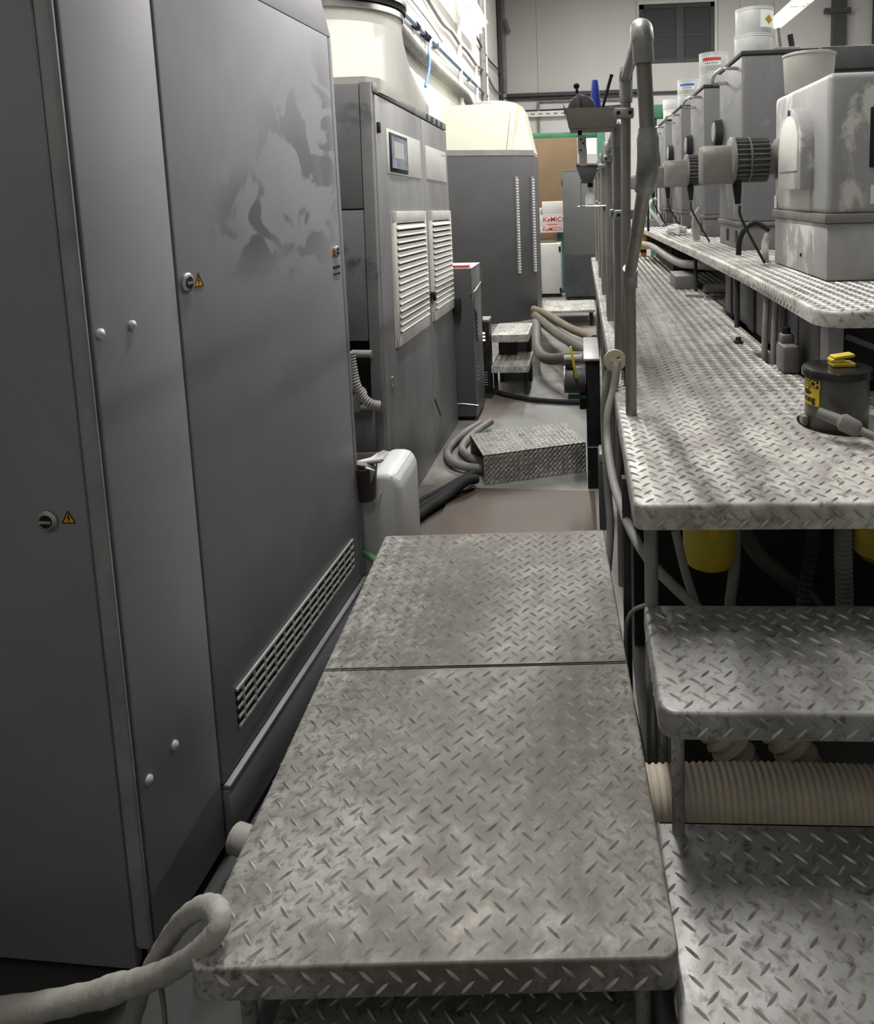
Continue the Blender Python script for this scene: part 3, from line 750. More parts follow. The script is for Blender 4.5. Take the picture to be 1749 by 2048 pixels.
# two steps up to the walkway
t = thing('stair_tread', 'lower stair tread at the bottom right, level with the aisle platform', 'step', (.7, 1.0, 0))
tread(t, rrect(.106, 1.35, .76, 1.19, (.03, .02, .004, .004)), .345, .045, 'tread_step', 'lug_step', left=True)
for x, y in ((.14, .80), (1.3, .8), (.14, 1.15), (1.3, 1.15)): leg(t, x, y, 0, .34, .012, 'tread_step')
t = thing('stair_tread', 'upper stair tread below the front edge of the walkway', 'step', (.7, 1.3, 0))
tread(t, rrect(.108, 1.35, 1.125, 1.448, (.032, .02, .004, .012)), .60, .047, 'tread_step', 'lug_step', left=True)
for x, y in ((.142, 1.165), (1.3, 1.165), (.142, 1.42), (1.3, 1.42)): leg(t, x, y, .0 if y > 1.3 else .346, .594, .011, 'tread_step')

# long walkway
HX, HY, HR = .662, 1.895, .115
wk = thing('walkway', 'long raised tread plate walkway beside the press', 'walkway', (.4, 4, 0))
wo = arc(.088 + .022, 1.392 + .022, .022, 180, 270) + [(1.4, 1.40), (1.4, 2.2), (.70, 2.2), (.70, 2.55), (.635, 2.555), (.625, 2.755), (.695, 2.76), (.69, 3.8), (.95, 3.8), (.95, 7.0), (.07, 7.0)]
hole = [(HX + HR * math.cos(2 * PI * k / 40), HY + HR * math.sin(2 * PI * k / 40)) for k in range(40)]
tread(wk, wo, .84, .052, 'tread_walk', 'lug', [hole], lambda x, y: (x - HX) ** 2 + (y - HY) ** 2 > (HR + .012) ** 2, bev=.009)
for x, y in ((.125, 1.45), (1.3, 1.45), (.115, 2.6), (.115, 4.6), (.115, 6.6)): leg(wk, x, y, 0, .832, .014, 'tube')
link('side_beam', MB().box(.094, .125, 1.5, 7.0, .74, .83), 'press_dark', wk)

# ledge the ink units stand on
lg = thing('unit_ledge', 'upper tread plate ledge carrying the row of ink units', 'ledge', (1.5, 4.5, 0))
lo_ = arc(.64 + .085, 2.02 + .085, .085, 180, 270, 10) + [(2.7, 2.02), (2.7, 7.05), (.535, 7.05), (.545, 6.86), (.628, 4.2), (.65, 3.0)]
tread(lg, lo_, 1.11, .047, 'tread', 'lug', bev=.012, ymax=7, left=False, fx=.73)
LL_ = MB(); LL_.lugs((.643, 4.0, 1.11 - .047), (0, -1, 0), (0, 0, 1), (-1, 0, 0), 1.80, .04, None, ph=(0, .012))
link('side_lugs', LL_, 'lug', lg, kind='stuff')
for y in (3.256, 4.45, 5.65): leg(lg, .668, y, .84, 1.10, .011, 'press_dark')

# ============================================================ press below the ledge
pb = thing('press_frame', 'dark lower frame of the printing press below walkway and ledge', 'press', (1.6, 4.5, 0))
link('side_frame', MB().box(.98, 2.6, 2.45, 7.0, .3, 1.058), 'press_dark', pb)
link('lower_frame', MB().box(.135, 2.6, 2.2, 7.0, 0, .735), 'press_dark', pb)
link('end_plate', MB().box(.752, 2.6, 2.30, 2.44, .842, 1.05, .004), 'press_dark', pb)
yy = 2.24
for i, (wd, m_) in enumerate(((.10, 'panel_dim'), (.16, 'panel_dim'), (.14, 'cab3'), (.17, 'panel_dim'), (.10, 'press_dark'), (.2, 'panel_dim'), (.13, 'press_dark'), (.19, 'panel_dim'), (.16, 'cab3'), (.14, 'panel_dim'))):
    link('side_panel', MB().box(.715 if i % 3 else .705, .74, yy, yy + wd - .012, .842, 1.06, .004), m_, pb)
    yy += wd
link('corner_post', MB().box(.705, .752, 2.16, 2.235, .842, 1.055, .006), 'cab_edge', pb)
link('post_screw', MB().ball((.735, 2.158, .925), .012, (1, .5, 1), 12), 'chrome', pb)
link('lever_bar', MB().obox((.86, 2.25, .965), (.16, .02, .02), (0, 22, -8), .004), 'press_far', pb)
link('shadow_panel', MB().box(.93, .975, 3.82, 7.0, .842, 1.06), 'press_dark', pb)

# things standing on the walkway under the ledge
for k, (dx, dy, lab) in enumerate(((0, 0, 'grey ribbed conduit rising through the walkway cutout, left one'), (.022, -.045, 'grey ribbed conduit rising through the walkway cutout, right one'))):
    solo('ribbed_conduit', MB().corr([(.659 + dx, 2.72 + dy, .72), (.660 + dx, 2.72 + dy, .9), (.668 + dx, 2.725 + dy, 1.055)], .0115, .012, .10, 10), 'hose_grey', lab, 'conduit')
t = thing('fluid_can', 'dusty grey plastic can standing under the ledge beside the ribbed conduits', 'can', (.675, 2.45, .842))
link('body', MB().box(.642, .70, 2.40, 2.50, .842, .935, .012), 'press_base', t)
link('shoulder', MB().box(.648, .69, 2.44, 2.49, .93, .965, .008), 'press_base', t)
link('cap', MB().cyl((.668, 2.465, .963), (.668, 2.465, .985), .014), 'black', t)
t = solo('transfer_pipe', MB().tube(catmull([(.52, 6.75, .972), (.575, 6.2, .985), (.62, 5.4, .965), (.645, 4.95, .965), (.70, 4.6, .985), (.90, 4.4, .985)], 8), .028, 14), 'hose_grey', 'pale dusty pipe running under the far part of the ledge', 'pipe')
solo('steel_block', MB().box(.56, .70, 4.55, 4.85, .842, .925, .008), 'press_base', 'dull grey steel block on the walkway under the ledge', 'block')
solo('short_roller', MB().cyl((.70, 4.35, .872), (.84, 4.30, .872), .028), 'pipe_grey', 'short grey roller lying on the walkway under the ledge', 'roller')
solo('tool_bar', MB().obox((.74, 4.12, .852), (.16, .02, .018), (0, 0, 14), .004), 'chrome', 'steel tool bar lying in front of the short roller', 'tool')
solo('tool_bar', MB().obox((.63, 4.2, .851), (.12, .014, .014), (0, 0, -25), .003), 'pipe_grey', 'thin grey tool bar lying left of the short roller', 'tool')
t = thing('hazard_post', 'yellow and black striped post at the far end of the walkway', 'post', (.56, 6.9, .842))
for i in range(6): link('stripe', MB().box(.53, .585, 6.9, 6.93, .842 + i * .034, .842 + (i + 1) * .034), 'orange' if i % 2 == 0 else 'black', t)
link('orange_box', MB().box(.50, .60, 6.9, 6.96, 1.048, 1.055).box(.525, .59, 6.895, 6.96, .985, 1.048), 'orange', t)
solo('machine_block', MB().box(.66, .92, 5.5, 6.8, .842, .93, .01), 'press_dark', 'dark machine block on the walkway under the far ledge', 'machine')
solo('hole_fitting', MB().lathe([(.018, 0), (.02, .006), (.012, .008), (.010, .022), (0, .023)], (.605, 2.92, .842), 16), 'rubber', 'small dark knob on the walkway before the ribbed conduits', 'knob')

# pot in the round hole
pc = (.640, 1.885)
t = thing('fluid_pot', 'black lidded pot sitting in the round hole of the walkway', 'pot', (*pc, .70))
link('body', MB().lathe([(.070, .70), (.074, .72), (.077, .86), (.078, .975)], (*pc, 0), 40), 'pot_body', t)
link('lid', MB().lathe([(.080, .968), (.086, .970), (.0865, .984), (.083, .990), (.03, .9925), (0, .993)], (*pc, 0), 48), 'pot_lid', t)
def wrap(mb, r, az0, z0):
    return mb.deform(lambda x, y, z: (pc[0] + (r + z) * math.cos(az0 + x / r), pc[1] + (r + z) * math.sin(az0 + x / r), z0 + y))
a0 = R_(180)
b = MB()
for i in range(12):
    w_ = .056 / 12
    b.box(i * w_, (i + 1) * w_, 0, .070, 0, .0008)
lb = link('warning_label', wrap(b, .0785, a0, .900), 'yellow', t, label='yellow label with black lettering')
b = MB()
for i in range(12):
    w_ = .053 / 12
    b.box(i * w_, (i + 1) * w_, .045, .067, .0008, .0012)
link('label_band', wrap(b, .0785, a0, .900), 'black', lb)
for s_, sz, y_, m_ in (('EECH', .0235, .0475, 'yellow'), ('tal-', .023, .027, 'black'), ('rung', .023, .008, 'black')):
    b = text_mb(s_, sz, (.002, y_, .0014), (1, 0, 0), (0, 1, 0), .0002, .0009)
    link('lettering', wrap(b, .0785, a0, .900), m_, lb)
link('side_clip', MB().box(.548, .562, 1.86, 1.89, .845, .868, .003), 'pipe_grey', t)
t = thing('sponge', 'yellow sponge with a folded top on the black pot lid', 'sponge', (.650, 1.88, .993))
link('pad', MB().box(.622, .680, 1.865, 1.905, .993, 1.003, .003), 'yellow_dull', t)
link('fold', MB().box(.620, .655, 1.868, 1.905, 1.002, 1.013, .004), 'yellow', t)
link('flap', MB().obox((.652, 1.886, 1.018), (.055, .034, .009), (0, -6, 8), .004), 'yellow_dull', t)
t = thing('spray_gun', 'grey hose nozzle lying in front of the black pot', 'nozzle', (.62, 1.75, .842))
link('nozzle', MB().tube([(.560, 1.775, .905), (.600, 1.745, .893)], [.013, .015], 14), 'pipe_grey', t)
link('coupling', MB().tube([(.600, 1.745, .893), (.606, 1.74, .891), (.632, 1.72, .880), (.638, 1.715, .878)], [.015, .022, .020, .014], 14), 'pipe_grey', t)
link('hose_tail', MB().tube(catmull([(.638, 1.715, .878), (.67, 1.69, .868), (.74, 1.65, .86), (.9, 1.6, .858)], 6), .010, 12), 'pipe_grey', t)

# ============================================================ press units
def fins_mb(x0, x1, y, z, r, n=26, depth=.16):
    b = bmesh.new(); A = []; B = []
    for i in range(n * 4):
        rr = r if (i % 4) < 2 else r * (1 - depth)
        a = 2 * PI * (i + (.15 if i % 4 in (0, 3) else -.15)) / (n * 4)
        A.append(b.verts.new((x0, y + rr * math.cos(a), z + rr * math.sin(a)))); B.append(b.verts.new((x1, y + rr * math.cos(a), z + rr * math.sin(a))))
    m = len(A)
    for i in range(m): b.faces.new((A[i], A[(i + 1) % m], B[(i + 1) % m], B[i]))
    b.faces.new(A); b.faces.new(B)
    bmesh.ops.recalc_face_normals(b, faces=b.faces[:])
    k = MB(); k.merge(b); return k
def motor(root, y, z):
    # gear motor sticking out to the left of a unit's face (x = 0)
    q = link('motor', fins_mb(-.218, -.068, y, z, .095), 'motor_fin', root)
    link('end_ring', MB().tube([(-.224, y, z), (-.218, y, z), (-.206, y, z)], [.088, .098, .098], 30), 'motor', q)
    link('mid_ring', MB().tube([(-.150, y, z), (-.142, y, z)], [.0965, .0965], 30), 'motor_fin', q)
    link('terminal_box', MB().prism([(y - .062, z - .10), (y + .062, z - .10), (y + .062, z + .03), (y + .045, z + .062), (y - .045, z + .062), (y - .062, z + .03)], 'x', -.345, -.21, .012), 'motor', q)
    link('neck', MB().tube([(-.07, y, z), (-.055, y, z), (-.03, y, z), (0, y, z)], [.085, .068, .062, .062], 26), 'motor', q)
    link('flange', MB().tube([(-.03, y, z), (-.028, y, z), (0, y, z)], [.08, .085, .085], 26), 'motor', q)
    link('cable_gland', MB().tube([(-.195, y - .02, z - .085), (-.193, y - .02, z - .12), (-.190, y - .02, z - .185)], [.020, .019, .012], 14), 'black', q)
    return q
def dcover(root, y0, y1, z0, z1, d):
    r = (y1 - y0) / 2; cy_ = (y0 + y1) / 2
    def prof(ins):
        rr = r - ins
        return [(y0 + ins, z0 + ins), (y1 - ins, z0 + ins), (y1 - ins, z1 - r)] + arc(cy_, z1 - r, rr, 0, 180, 14)[1:-1] + [(y0 + ins, z1 - r)]
    q = link('belt_cover', MB().prism(prof(0), 'x', -d, .002, .006), 'press', root)
    link('cover_face', MB().prism([(y, z if z > z0 + .05 else z + .04) for y, z in prof(.03)], 'x', -d - .004, -d + .002, .002), 'white_panel', q)
    link('cover_slot', MB().box(-d - .003, -d + .001, cy_ - .012, cy_ + .012, z1 - .028, z1 - .008), 'black', q)

# nearest unit
u1 = thing('coating_unit', 'nearest low grey press unit with a worn front and a rounded belt cover', 'press unit', (.852, 2.65, 1.112), local=True)
link('housing', MB().box(0, 1.4, 0, .71, .235, .72, .022, 4), 'press', u1)
link('rim_band', MB().box(-.008, 1.41, -.008, .716, .205, .238, .005), 'motor', u1)
link('base', MB().box(.002, 1.4, .0, .71, 0, .206, .012), 'press', u1)
dcover(u1, .15, .46, .325, .635, .05)
motor(u1, .585, .455)
link('side_window', MB().box(.142, .5, -.006, .002, .395, .60, .003), 'black', u1)
link('side_label', MB().box(.150, .2, -.004, .002, .27, .335), 'label_white', u1)
link('end_label', MB().box(-.003, .001, .66, .70, .245, .30), 'label_white', u1)
link('base_screw', MB().ball((0, .30, .07), .008, (.5, 1, 1), 10), 'black', u1)

# the row of tall ink units
lab2 = ['tall dark ink unit second from the front, yellow diamond tin on top', 'third press unit from the front, tin with a red label on top', 'fourth press unit from the front, tin with a blue label on top', 'fifth press unit, plain white tins on top, half hidden by the others']
u2 = thing('ink_unit', lab2[0], 'press unit', (.86, 4.08, 1.112), group='tall ink units in a row', local=True)
link('housing', MB().box(0, 1.4, 0, .66, .15, 1.035, .014, 3), 'press_far', u2)
link('top_rim', MB().box(-.006, 1.405, -.006, .666, 1.033, 1.055, .004), 'press_dark', u2)
link('rim_band', MB().box(-.007, 1.405, -.007, .667, .13, .152, .004), 'press_base', u2)
bs = link('base', MB().box(.004, 1.4, .004, .655, 0, .131, .004), 'press_base', u2)
for y in (.12, .38): link('base_slot', MB().box(-.001, .006, y, y + .05, .03, .10), 'black', bs)
link('handle', MB().tube(catmull([(0, .12, .985), (-.075, .12, .985), (-.10, .20, .975), (-.10, .32, .955), (-.075, .40, .945), (0, .40, .945)], 5), .010, 10), 'chrome', u2)
q = link('port_ring', MB().tube([(-.045, .60, .68), (-.044, .60, .68), (0, .60, .68)], [.070, .08, .08], 28), 'press_dark', u2)
link('port_glass', MB().tube([(-.05, .60, .68), (-.046, .60, .68)], [.055, .06], 24), 'cab_edge', q)
motor(u2, .585, .455)
units = [u2] + [dup(u2, None, (.86, y, 1.112), l) for y, l in ((5.31, lab2[1]), (6.52, lab2[2]), (7.75, lab2[3]))]
solo('far_ledge', MB().box(.60, 2.6, 7.06, 9.0, .9, 1.112), 'press_dark', 'dark far ledge carrying the last ink unit', 'ledge')

# motor cables
def mcable(y, lab):
    solo('motor_cable', MB().tube(catmull([(.67, y, 1.375), (.675, y + .01, 1.33), (.72, y + .02, 1.24), (.77, y + .06, 1.16), (.80, y + .1, 1.119)], 5), .006, 8), 'press_dark', lab, 'cable')
mcable(3.215, 'cable drooping from the nearest motor to the ledge'); mcable(4.645, 'cable drooping from the second motor to the ledge')
mcable(5.875, 'cable drooping from the third motor to the ledge'); mcable(7.08, 'cable drooping from the fourth motor to the ledge')
solo('supply_hose', MB().tube(catmull([(.92, 3.72, 1.24), (.85, 3.72, 1.275), (.80, 3.72, 1.245), (.775, 3.72, 1.19), (.77, 3.72, 1.118)], 6), .014, 12), 'black', 'black hose arching onto the ledge between the two nearest units', 'hose')
solo('ink_hose', MB().tube(catmull([(.852, 3.46, 1.235), (.835, 3.45, 1.19), (.828, 3.42, 1.15), (.83, 3.42, 1.115)], 6), .016, 12), 'hose_pale', 'pale hose between the nearest unit and the ledge', 'hose')
solo('ink_hose', MB().tube(catmull([(.775, 4.95, 1.32), (.745, 4.93, 1.27), (.735, 4.9, 1.2), (.745, 4.9, 1.118)], 6), .022, 12), 'hose_pale', 'pale bent hose on the ledge beside the second unit', 'hose')
solo('ink_hose', MB().tube(catmull([(.72, 7.4, 1.36), (.66, 7.3, 1.33), (.64, 7.2, 1.27), (.70, 7.05, 1.19), (.75, 6.98, 1.118)], 6), .022, 12), 'hose_pale', 'cream curved hose on the ledge by the far units', 'hose')
b = bmesh.new(); bmesh.ops.create_icosphere(b, subdivisions=3, radius=1)
for v in b.verts:
    n_ = math.sin(v.co.x * 7 + 1) * .12 + math.sin(v.co.y * 9 + v.co.z * 5) * .14 + math.sin(v.co.z * 11 + v.co.x * 4) * .1
    v.co = Vector((v.co.x * .072, v.co.y * .06, max(v.co.z, -.55) * .045)) * (1 + n_)
m_ = MB(); m_.merge(b); zmin = min(v.co.z for v in m_.bm.verts)
bmesh.ops.translate(m_.bm, vec=(.70, 5.62, 1.116 - zmin), verts=m_.bm.verts[:])
solo('white_rag', m_, 'cloth', 'crumpled white rag on the ledge before the far units', 'rag', ang=60)

# tins on top
def tin_mb(r, h):
    return MB().lathe([(r * .97, 0), (r, .004), (r, h - .016), (r * 1.02, h - .014), (r * 1.02, h - .009), (r * .995, h - .007), (r * 1.02, h - .004), (r * 1.02, h), (r * .96, h), (r * .95, h - .008), (0, h - .008)], (0, 0, 0), 40)
def label_mb(r, a0, a1, z0, z1):
    return MB().lathe([(r, z0), (r + .001, z0), (r + .001, z1), (r, z1)], (0, 0, 0), 16, 'z', R_(a0), R_(a1))
def tin(x, y, z, r, h, lab, kind=None, group='ink tins on the press units'):
    t = thing('ink_tin', lab, 'tin', (x, y, z), group=group, local=True)
    link('can', tin_mb(r, h), 'tin', t)
    link('lid', MB().lathe([(r * .95, h - .004), (r * .8, h - .003), (0, h - .003)], (0, 0, 0), 32), 'tin', t)
    if kind in ('red', 'blue'):
        lb = link('paper_label', label_mb(r, 215, 290, h * .28, h * .74), 'label_white', t)
        link('colour_band', label_mb(r + .0012, 215, 290, h * .52, h * .70), kind, lb)
        for i in range(6): link('print_mark', label_mb(r + .0012, 226 + i * 9, 230 + i * 9, h * .36, h * .43), 'pipe_dark', lb)
    if kind == 'diamond':
        b = bmesh.new(); am = R_(305)
        vs = []
        for da, dz in ((0, .026), (.28, 0), (0, -.026), (-.28, 0)):
            a = am + da; vs.append(b.verts.new(((r + .0025) * math.cos(a), (r + .0025) * math.sin(a), h * .5 + dz)))
        b.faces.new(vs); bmesh.ops.solidify(b, geom=b.faces[:], thickness=.001)
        m = MB(); m.merge(b)
        lb = link('paper_label', label_mb(r, 275, 335, h * .2, h * .85), 'label_white', t)
        link('diamond_mark', m, 'yellow', lb)
    return t
TZ = 2.168
tin(.985, 4.38, TZ, .104, .128, 'plain tin under the yellow diamond tin on the second unit')
tin(.990, 4.38, TZ + .129, .104, .142, 'tin with a yellow diamond on the second unit, upper of two', 'diamond')
tin(.980, 5.62, TZ, .103, .126, 'plain tin under the red label tin on the third unit')
tin(.978, 5.62, TZ + .127, .103, .128, 'tin with a red band label on the third unit, upper of two', 'red')
tin(.975, 6.84, TZ, .100, .122, 'plain tin under the blue label tin on the fourth unit')
tin(.972, 6.84, TZ + .123, .100, .122, 'tin with a blue band label on the fourth unit, upper of two', 'blue')
tin(.965, 8.05, TZ, .090, .115, 'plain tin on the fifth unit, lower of two'); tin(.962, 8.05, TZ + .116, .090, .108, 'plain tin on the fifth unit, upper of two')
t = thing('grey_bucket', 'light grey plastic bucket standing on the nearest press unit', 'bucket', (.960, 3.245, 1.834), local=True)
link('pail', MB().lathe([(.092, 0), (.095, .004), (.104, .15), (.108, .152), (.108, .160), (.102, .162), (.099, .155), (.092, .01), (0, .01)], (0, 0, 0), 44), 'bucket_grey', t)
# upper cross bar and pegs by the second unit
t = thing('cross_beam', 'dark grey cross beam behind the grey bucket at the right edge', 'beam', (2.0, 4.0, 1.834))
link('beam', MB().box(1.24, 3.2, 3.98, 4.05, 2.04, 2.155, .006), 'beam_grey', t)
link('roller', MB().cyl((1.1, 3.93, 1.99), (3.2, 3.93, 1.99), .026), 'press_dark', t)
link('support', MB().box(2.2, 2.3, 3.95, 4.06, 1.112, 2.05), 'press_dark', t)
for k, (x, z1, m_) in enumerate(((1.085, 2.30, 'chrome'), (1.155, 2.265, 'rubber'))):
    t = thing('peg', ('chrome' if k == 0 else 'dark') + ' peg sticking up on top of the second unit', 'peg', (x, 4.2, 2.168))
    link('foot', MB().box(x - .03, x + .04, 4.18, 4.25, 2.168, 2.20, .01), 'pipe_grey', t)
    link('rod', MB().cyl((x, 4.21, 2.195), (x - .012, 4.21, z1), .015), m_, t)

# ============================================================ handrail
def clamp(root, x0, x1, y, z, h=.030, d=.046):
    q = link('clamp', MB().box(x0, x1, y - d / 2, y + d / 2, z - h / 2, z + h / 2, .004), 'fitting', root)
    for x in (x0 + .012, x1 - .012): link('bolt', MB().cyl((x, y - d / 2 - .001, z), (x, y - d / 2 + .004, z), .006, n=10), 'black', q)
    return q
h = thing('handrail', 'nearest handrail section with a kinked front post and rounded elbow fittings', 'handrail', (.125, 2.0, .84))
r_ = .0155
link('post', MB().tube([(.1215, 1.985, .84), (.123, 1.985, 1.22)], r_, 20), 'tube', h)
link('sleeve', MB().tube([(.123, 1.985, 1.192), (.123, 1.983, 1.215), (.1235, 1.975, 1.236), (.1235, 1.968, 1.246)], [.0195, .020, .0205, .0205], 22), 'fitting', h)
link('slanted_post', MB().tube([(.123, 1.98, 1.228), (.1335, 1.545, 1.485)], r_, 20), 'tube', h)
link('elbow', MB().tube(catmull([(.1318, 1.60, 1.452), (.1335, 1.548, 1.482), (.1345, 1.524, 1.515), (.1340, 1.52, 1.575)], 6), [.017] + [.0225] * 16 + [.0195, .0185], 24), 'fitting', h)
link('upper_post', MB().tube([(.134, 1.52, 1.55), (.1265, 1.52, 1.73)], r_, 20), 'tube', h)
link('elbow', MB().tube(catmull([(.128, 1.52, 1.700), (.1255, 1.52, 1.742), (.1255, 1.530, 1.762), (.126, 1.552, 1.772), (.127, 1.585, 1.773)], 6), [.021] * 6 + [.0225] * 13 + [.0200] * 6, 24), 'fitting', h)
link('top_rail', MB().tube([(.126, 1.56, 1.772), (.1425, 2.37, 1.800)], r_, 20), 'tube', h)
link('rear_post', MB().tube([(.130, 2.38, .84), (.1435, 2.38, 1.76)], r_, 20), 'tube', h)
link('tee', MB().tube([(.143, 2.38, 1.725), (.1437, 2.38, 1.79), (.1437, 2.38, 1.83), (.1437, 2.38, 1.838)], [.020, .021, .021, .016], 22).tube([(.142, 2.335, 1.80), (.1435, 2.42, 1.803)], .0205, 20), 'fitting', h)
clamp(h, .103, .205, 2.42, 1.375)
clamp(h, .105, .165, 2.36, 1.69)
hl = ['second handrail section along the walkway edge, behind the nearest one', 'third handrail section along the walkway edge', 'fourth handrail section along the walkway edge', 'last handrail section at the far end of the walkway']
def section(y0, y1, lab, zt):
    t = thing('handrail', lab, 'handrail', (.125, y0, .84), group='handrail sections along the walkway edge')
    for y in (y0, y1): link('post', MB().tube([(.122, y, .84), (.126, y, zt - .02)], .0165, 18), 'tube', t)
    link('top_rail', MB().tube([(.126, y0, zt + .012), (.126, y1, zt - .01)], .0165, 18), 'tube', t)
    for y, zz in ((y0, zt + .01), (y1, zt - .01)):
        link('elbow', MB().tube([(.126, y, zz - .06), (.126, y, zz - .01), (.126, y, zz + .018), (.126, y, zz + .026)], [.0205, .021, .021, .014], 18), 'fitting', t)
    clamp(t, .098, .168, y0 + .03, 1.372)
    clamp(t, .100, .165, y1 - .03, 1.60)
    return t
for k, (a, c) in enumerate(((2.66, 3.48), (3.60, 4.40), (4.52, 5.30), (5.42, 6.6))): section(a, c, hl[k], 1.655 - k * .004)

# trays on the handrail
t = thing('tool_tray', 'worn brown sheet metal tool tray hooked on the nearest handrail', 'tray', (.04, 2.5, 1.66))
link('pan', MB().prism([(-.053, 1.722), (-.036, 1.657), (.112, 1.657), (.128, 1.722), (.124, 1.722), (.109, 1.661), (-.033, 1.661), (-.049, 1.722)], 'y', 2.44, 2.64, .001), 'wood', t)
link('front_wall', MB().prism([(-.052, 1.722), (-.036, 1.657), (.112, 1.657), (.128, 1.718)], 'y', 2.438, 2.443), 'wood', t)
link('back_wall', MB().prism([(-.052, 1.722), (-.036, 1.657), (.112, 1.657), (.128, 1.722)], 'y', 2.637, 2.642), 'wood', t)
link('hook', MB().box(.09, .135, 2.44, 2.5, 1.715, 1.722), 'fitting', t)
link('corner_tab', MB().prism([(-.056, 1.738), (-.052, 1.700), (-.049, 1.722)], 'y', 2.44, 2.5), 'wood', t)
t = thing('sanding_block', 'dark rounded hand tool with a knob, lying in the tool tray', 'tool', (.015, 2.52, 1.663))
link('body', MB().prism([(-.041, 1.663), (.052, 1.663), (.056, 1.69), (.050, 1.725)] + arc(.005, 1.720, .046, 5, 175, 12) + [(-.042, 1.715)], 'y', 2.465, 2.56, .006), 'cab3', t)
link('pad', MB().box(-.012, .003, 2.455, 2.5, 1.69, 1.768, .004), 'motor_fin', t)
link('knob', MB().tube([(-.008, 2.50, 1.76), (-.010, 2.50, 1.787)], .005, 10).ball((-.011, 2.50, 1.798), .0105, n=12), 'black', t)
t = thing('blue_bottle', 'blue tapered bottle standing in the tool tray', 'bottle', (.052, 2.60, 1.662))
link('bottle', MB().lathe([(.019, 1.662), (.021, 1.67), (.020, 1.74), (.011, 1.822), (.0095, 1.829), (0, 1.831)], (.052, 2.60, 0), 20), 'blue_plastic', t)
t = thing('brush', 'dark handled brush leaning out of the tool tray', 'brush', (.075, 2.55, 1.663))
link('handle', MB().tube([(.066, 2.55, 1.70), (.104, 2.55, 1.828), (.108, 2.55, 1.838)], [.005, .0055, .0065], 10), 'rubber', t)
link('bristles', MB().box(.050, .085, 2.53, 2.57, 1.664, 1.70, .004), 'black', t)
solo('yellow_note', MB().obox((.088, 2.475, 1.715), (.034, .05, .004), (12, 6, 10)), 'beige', 'pale yellow folded paper on the edge of the tool tray', 'paper')
t = thing('hopper_tray', 'dark funnel shaped tray hanging on the second handrail section', 'tray', (.03, 3.5, 1.5))
# stands at y ~ 3.55
def S2(v):   # positions measured at y = 4.3, moved along the sight line to y = 3.55
    k = 3.55 / 4.3
    return (v[0] * k, 1.45 + (v[1] - 1.45) * k)
pts = [S2(p) for p in ((-.034, 1.612), (.0, 1.503), (.062, 1.503), (.098, 1.606))]
link('pan', MB().prism(pts, 'y', 3.55, 3.68, .002), 'beam_grey', t)
link('rim', MB().prism([S2(p) for p in ((-.037, 1.618), (-.034, 1.608), (.098, 1.602), (.10, 1.612))], 'y', 3.545, 3.69), 'fitting', t)
link('hook', MB().box(.075, .128, 3.50, 3.56, 1.565, 1.578, .002), 'fitting', t)
t = thing('spray_bottle', 'clear whitish spray bottle hanging under the funnel shaped tray', 'bottle', (.045, 3.6, 1.39))
bx, bz = S2((.048, 1.38))
link('bottle', MB().lathe([(.022, 1.388), (.026, 1.392), (.026, 1.43), (.012, 1.468), (.010, 1.48), (.012, 1.492), (0, 1.494)], (bx, 3.60, 0), 18), 'clear', t)
link('collar', MB().lathe([(.014, 1.474), (.014, 1.494), (.0, 1.4945)], (bx, 3.60, 0), 14), 'black', t)
t = thing('bottle_shelf', 'wire shelf under the spray bottle on the second handrail', 'shelf', (.04, 3.6, 1.375))
link('wire_loop', MB().tube([(.118, 3.52, 1.384), (-.02, 3.55, 1.384), (-.024, 3.64, 1.384), (.118, 3.67, 1.384)], .003, 6), 'chrome', t)
link('shelf_plate', MB().box(-.012, .118, 3.54, 3.66, 1.380, 1.387), 'chrome', t)
link('hook_rod', MB().tube([(-.005, 3.56, 1.50), (-.007, 3.56, 1.384)], .004, 8), 'chrome', t)
t = thing('instruction_card', 'white instruction cards hanging below the tool tray', 'card', (.0, 2.55, 1.55))
link('card', MB().box(-.011, .0175, 2.545, 2.548, 1.580, 1.642), 'card_white', t)
link('card', MB().box(-.008, .019, 2.550, 2.553, 1.540, 1.600), 'card_white', t)
link('hanger', MB().box(-.010, .004, 2.546, 2.552, 1.640, 1.660), 'black', t)
for x, z in ((.0, 1.628), (.006, 1.615), (-.001, 1.592)): link('print_mark', MB().box(x - .003, x + .003, 2.5435, 2.545, z - .003, z + .003), 'black', t)
for i in range(4): link('print_line', MB().box(.010, .0125, 2.5435, 2.545, 1.597 + i * .009, 1.603 + i * .009), 'pipe_grey', t)

# ============================================================ clutter left of the walkway
t = thing('bracket_column', 'black steel column with a pale dusty top beside the walkway', 'column', (.05, 3.6, 0))
link('column', MB().box(-.003, .066, 3.5, 3.58, 0, .645, .003), 'black', t)
link('rear_web', MB().box(-.003, .02, 3.58, 3.98, .1, .645), 'black', t)
link('top_plate', MB().box(-.012, .066, 3.49, 4.02, .645, .657, .002), 'press', t)
link('side_lug', MB().box(-.035, -.003, 3.51, 3.56, .40, .52, .004), 'black', t)
link('edge_strip', MB().box(.0, .06, 3.497, 3.5, .21, .216), 'fitting', t)
t = thing('pipe_valve', 'dark flanged pipe valve with a yellow lever beside the black column', 'valve', (-.06, 3.45, .55))
link('body', MB().tube([(-.103, 3.52, .548), (-.097, 3.52, .548), (-.03, 3.52, .548), (-.004, 3.52, .548)], [.062, .066, .066, .060], 28), 'beam_grey', t)
link('flange_rim', MB().tube([(-.108, 3.52, .548), (-.102, 3.52, .548)], [.066, .067], 28), 'fitting', t)
link('stem', MB().box(-.098, -.06, 3.48, 3.55, .61, .64, .004), 'rubber', t)
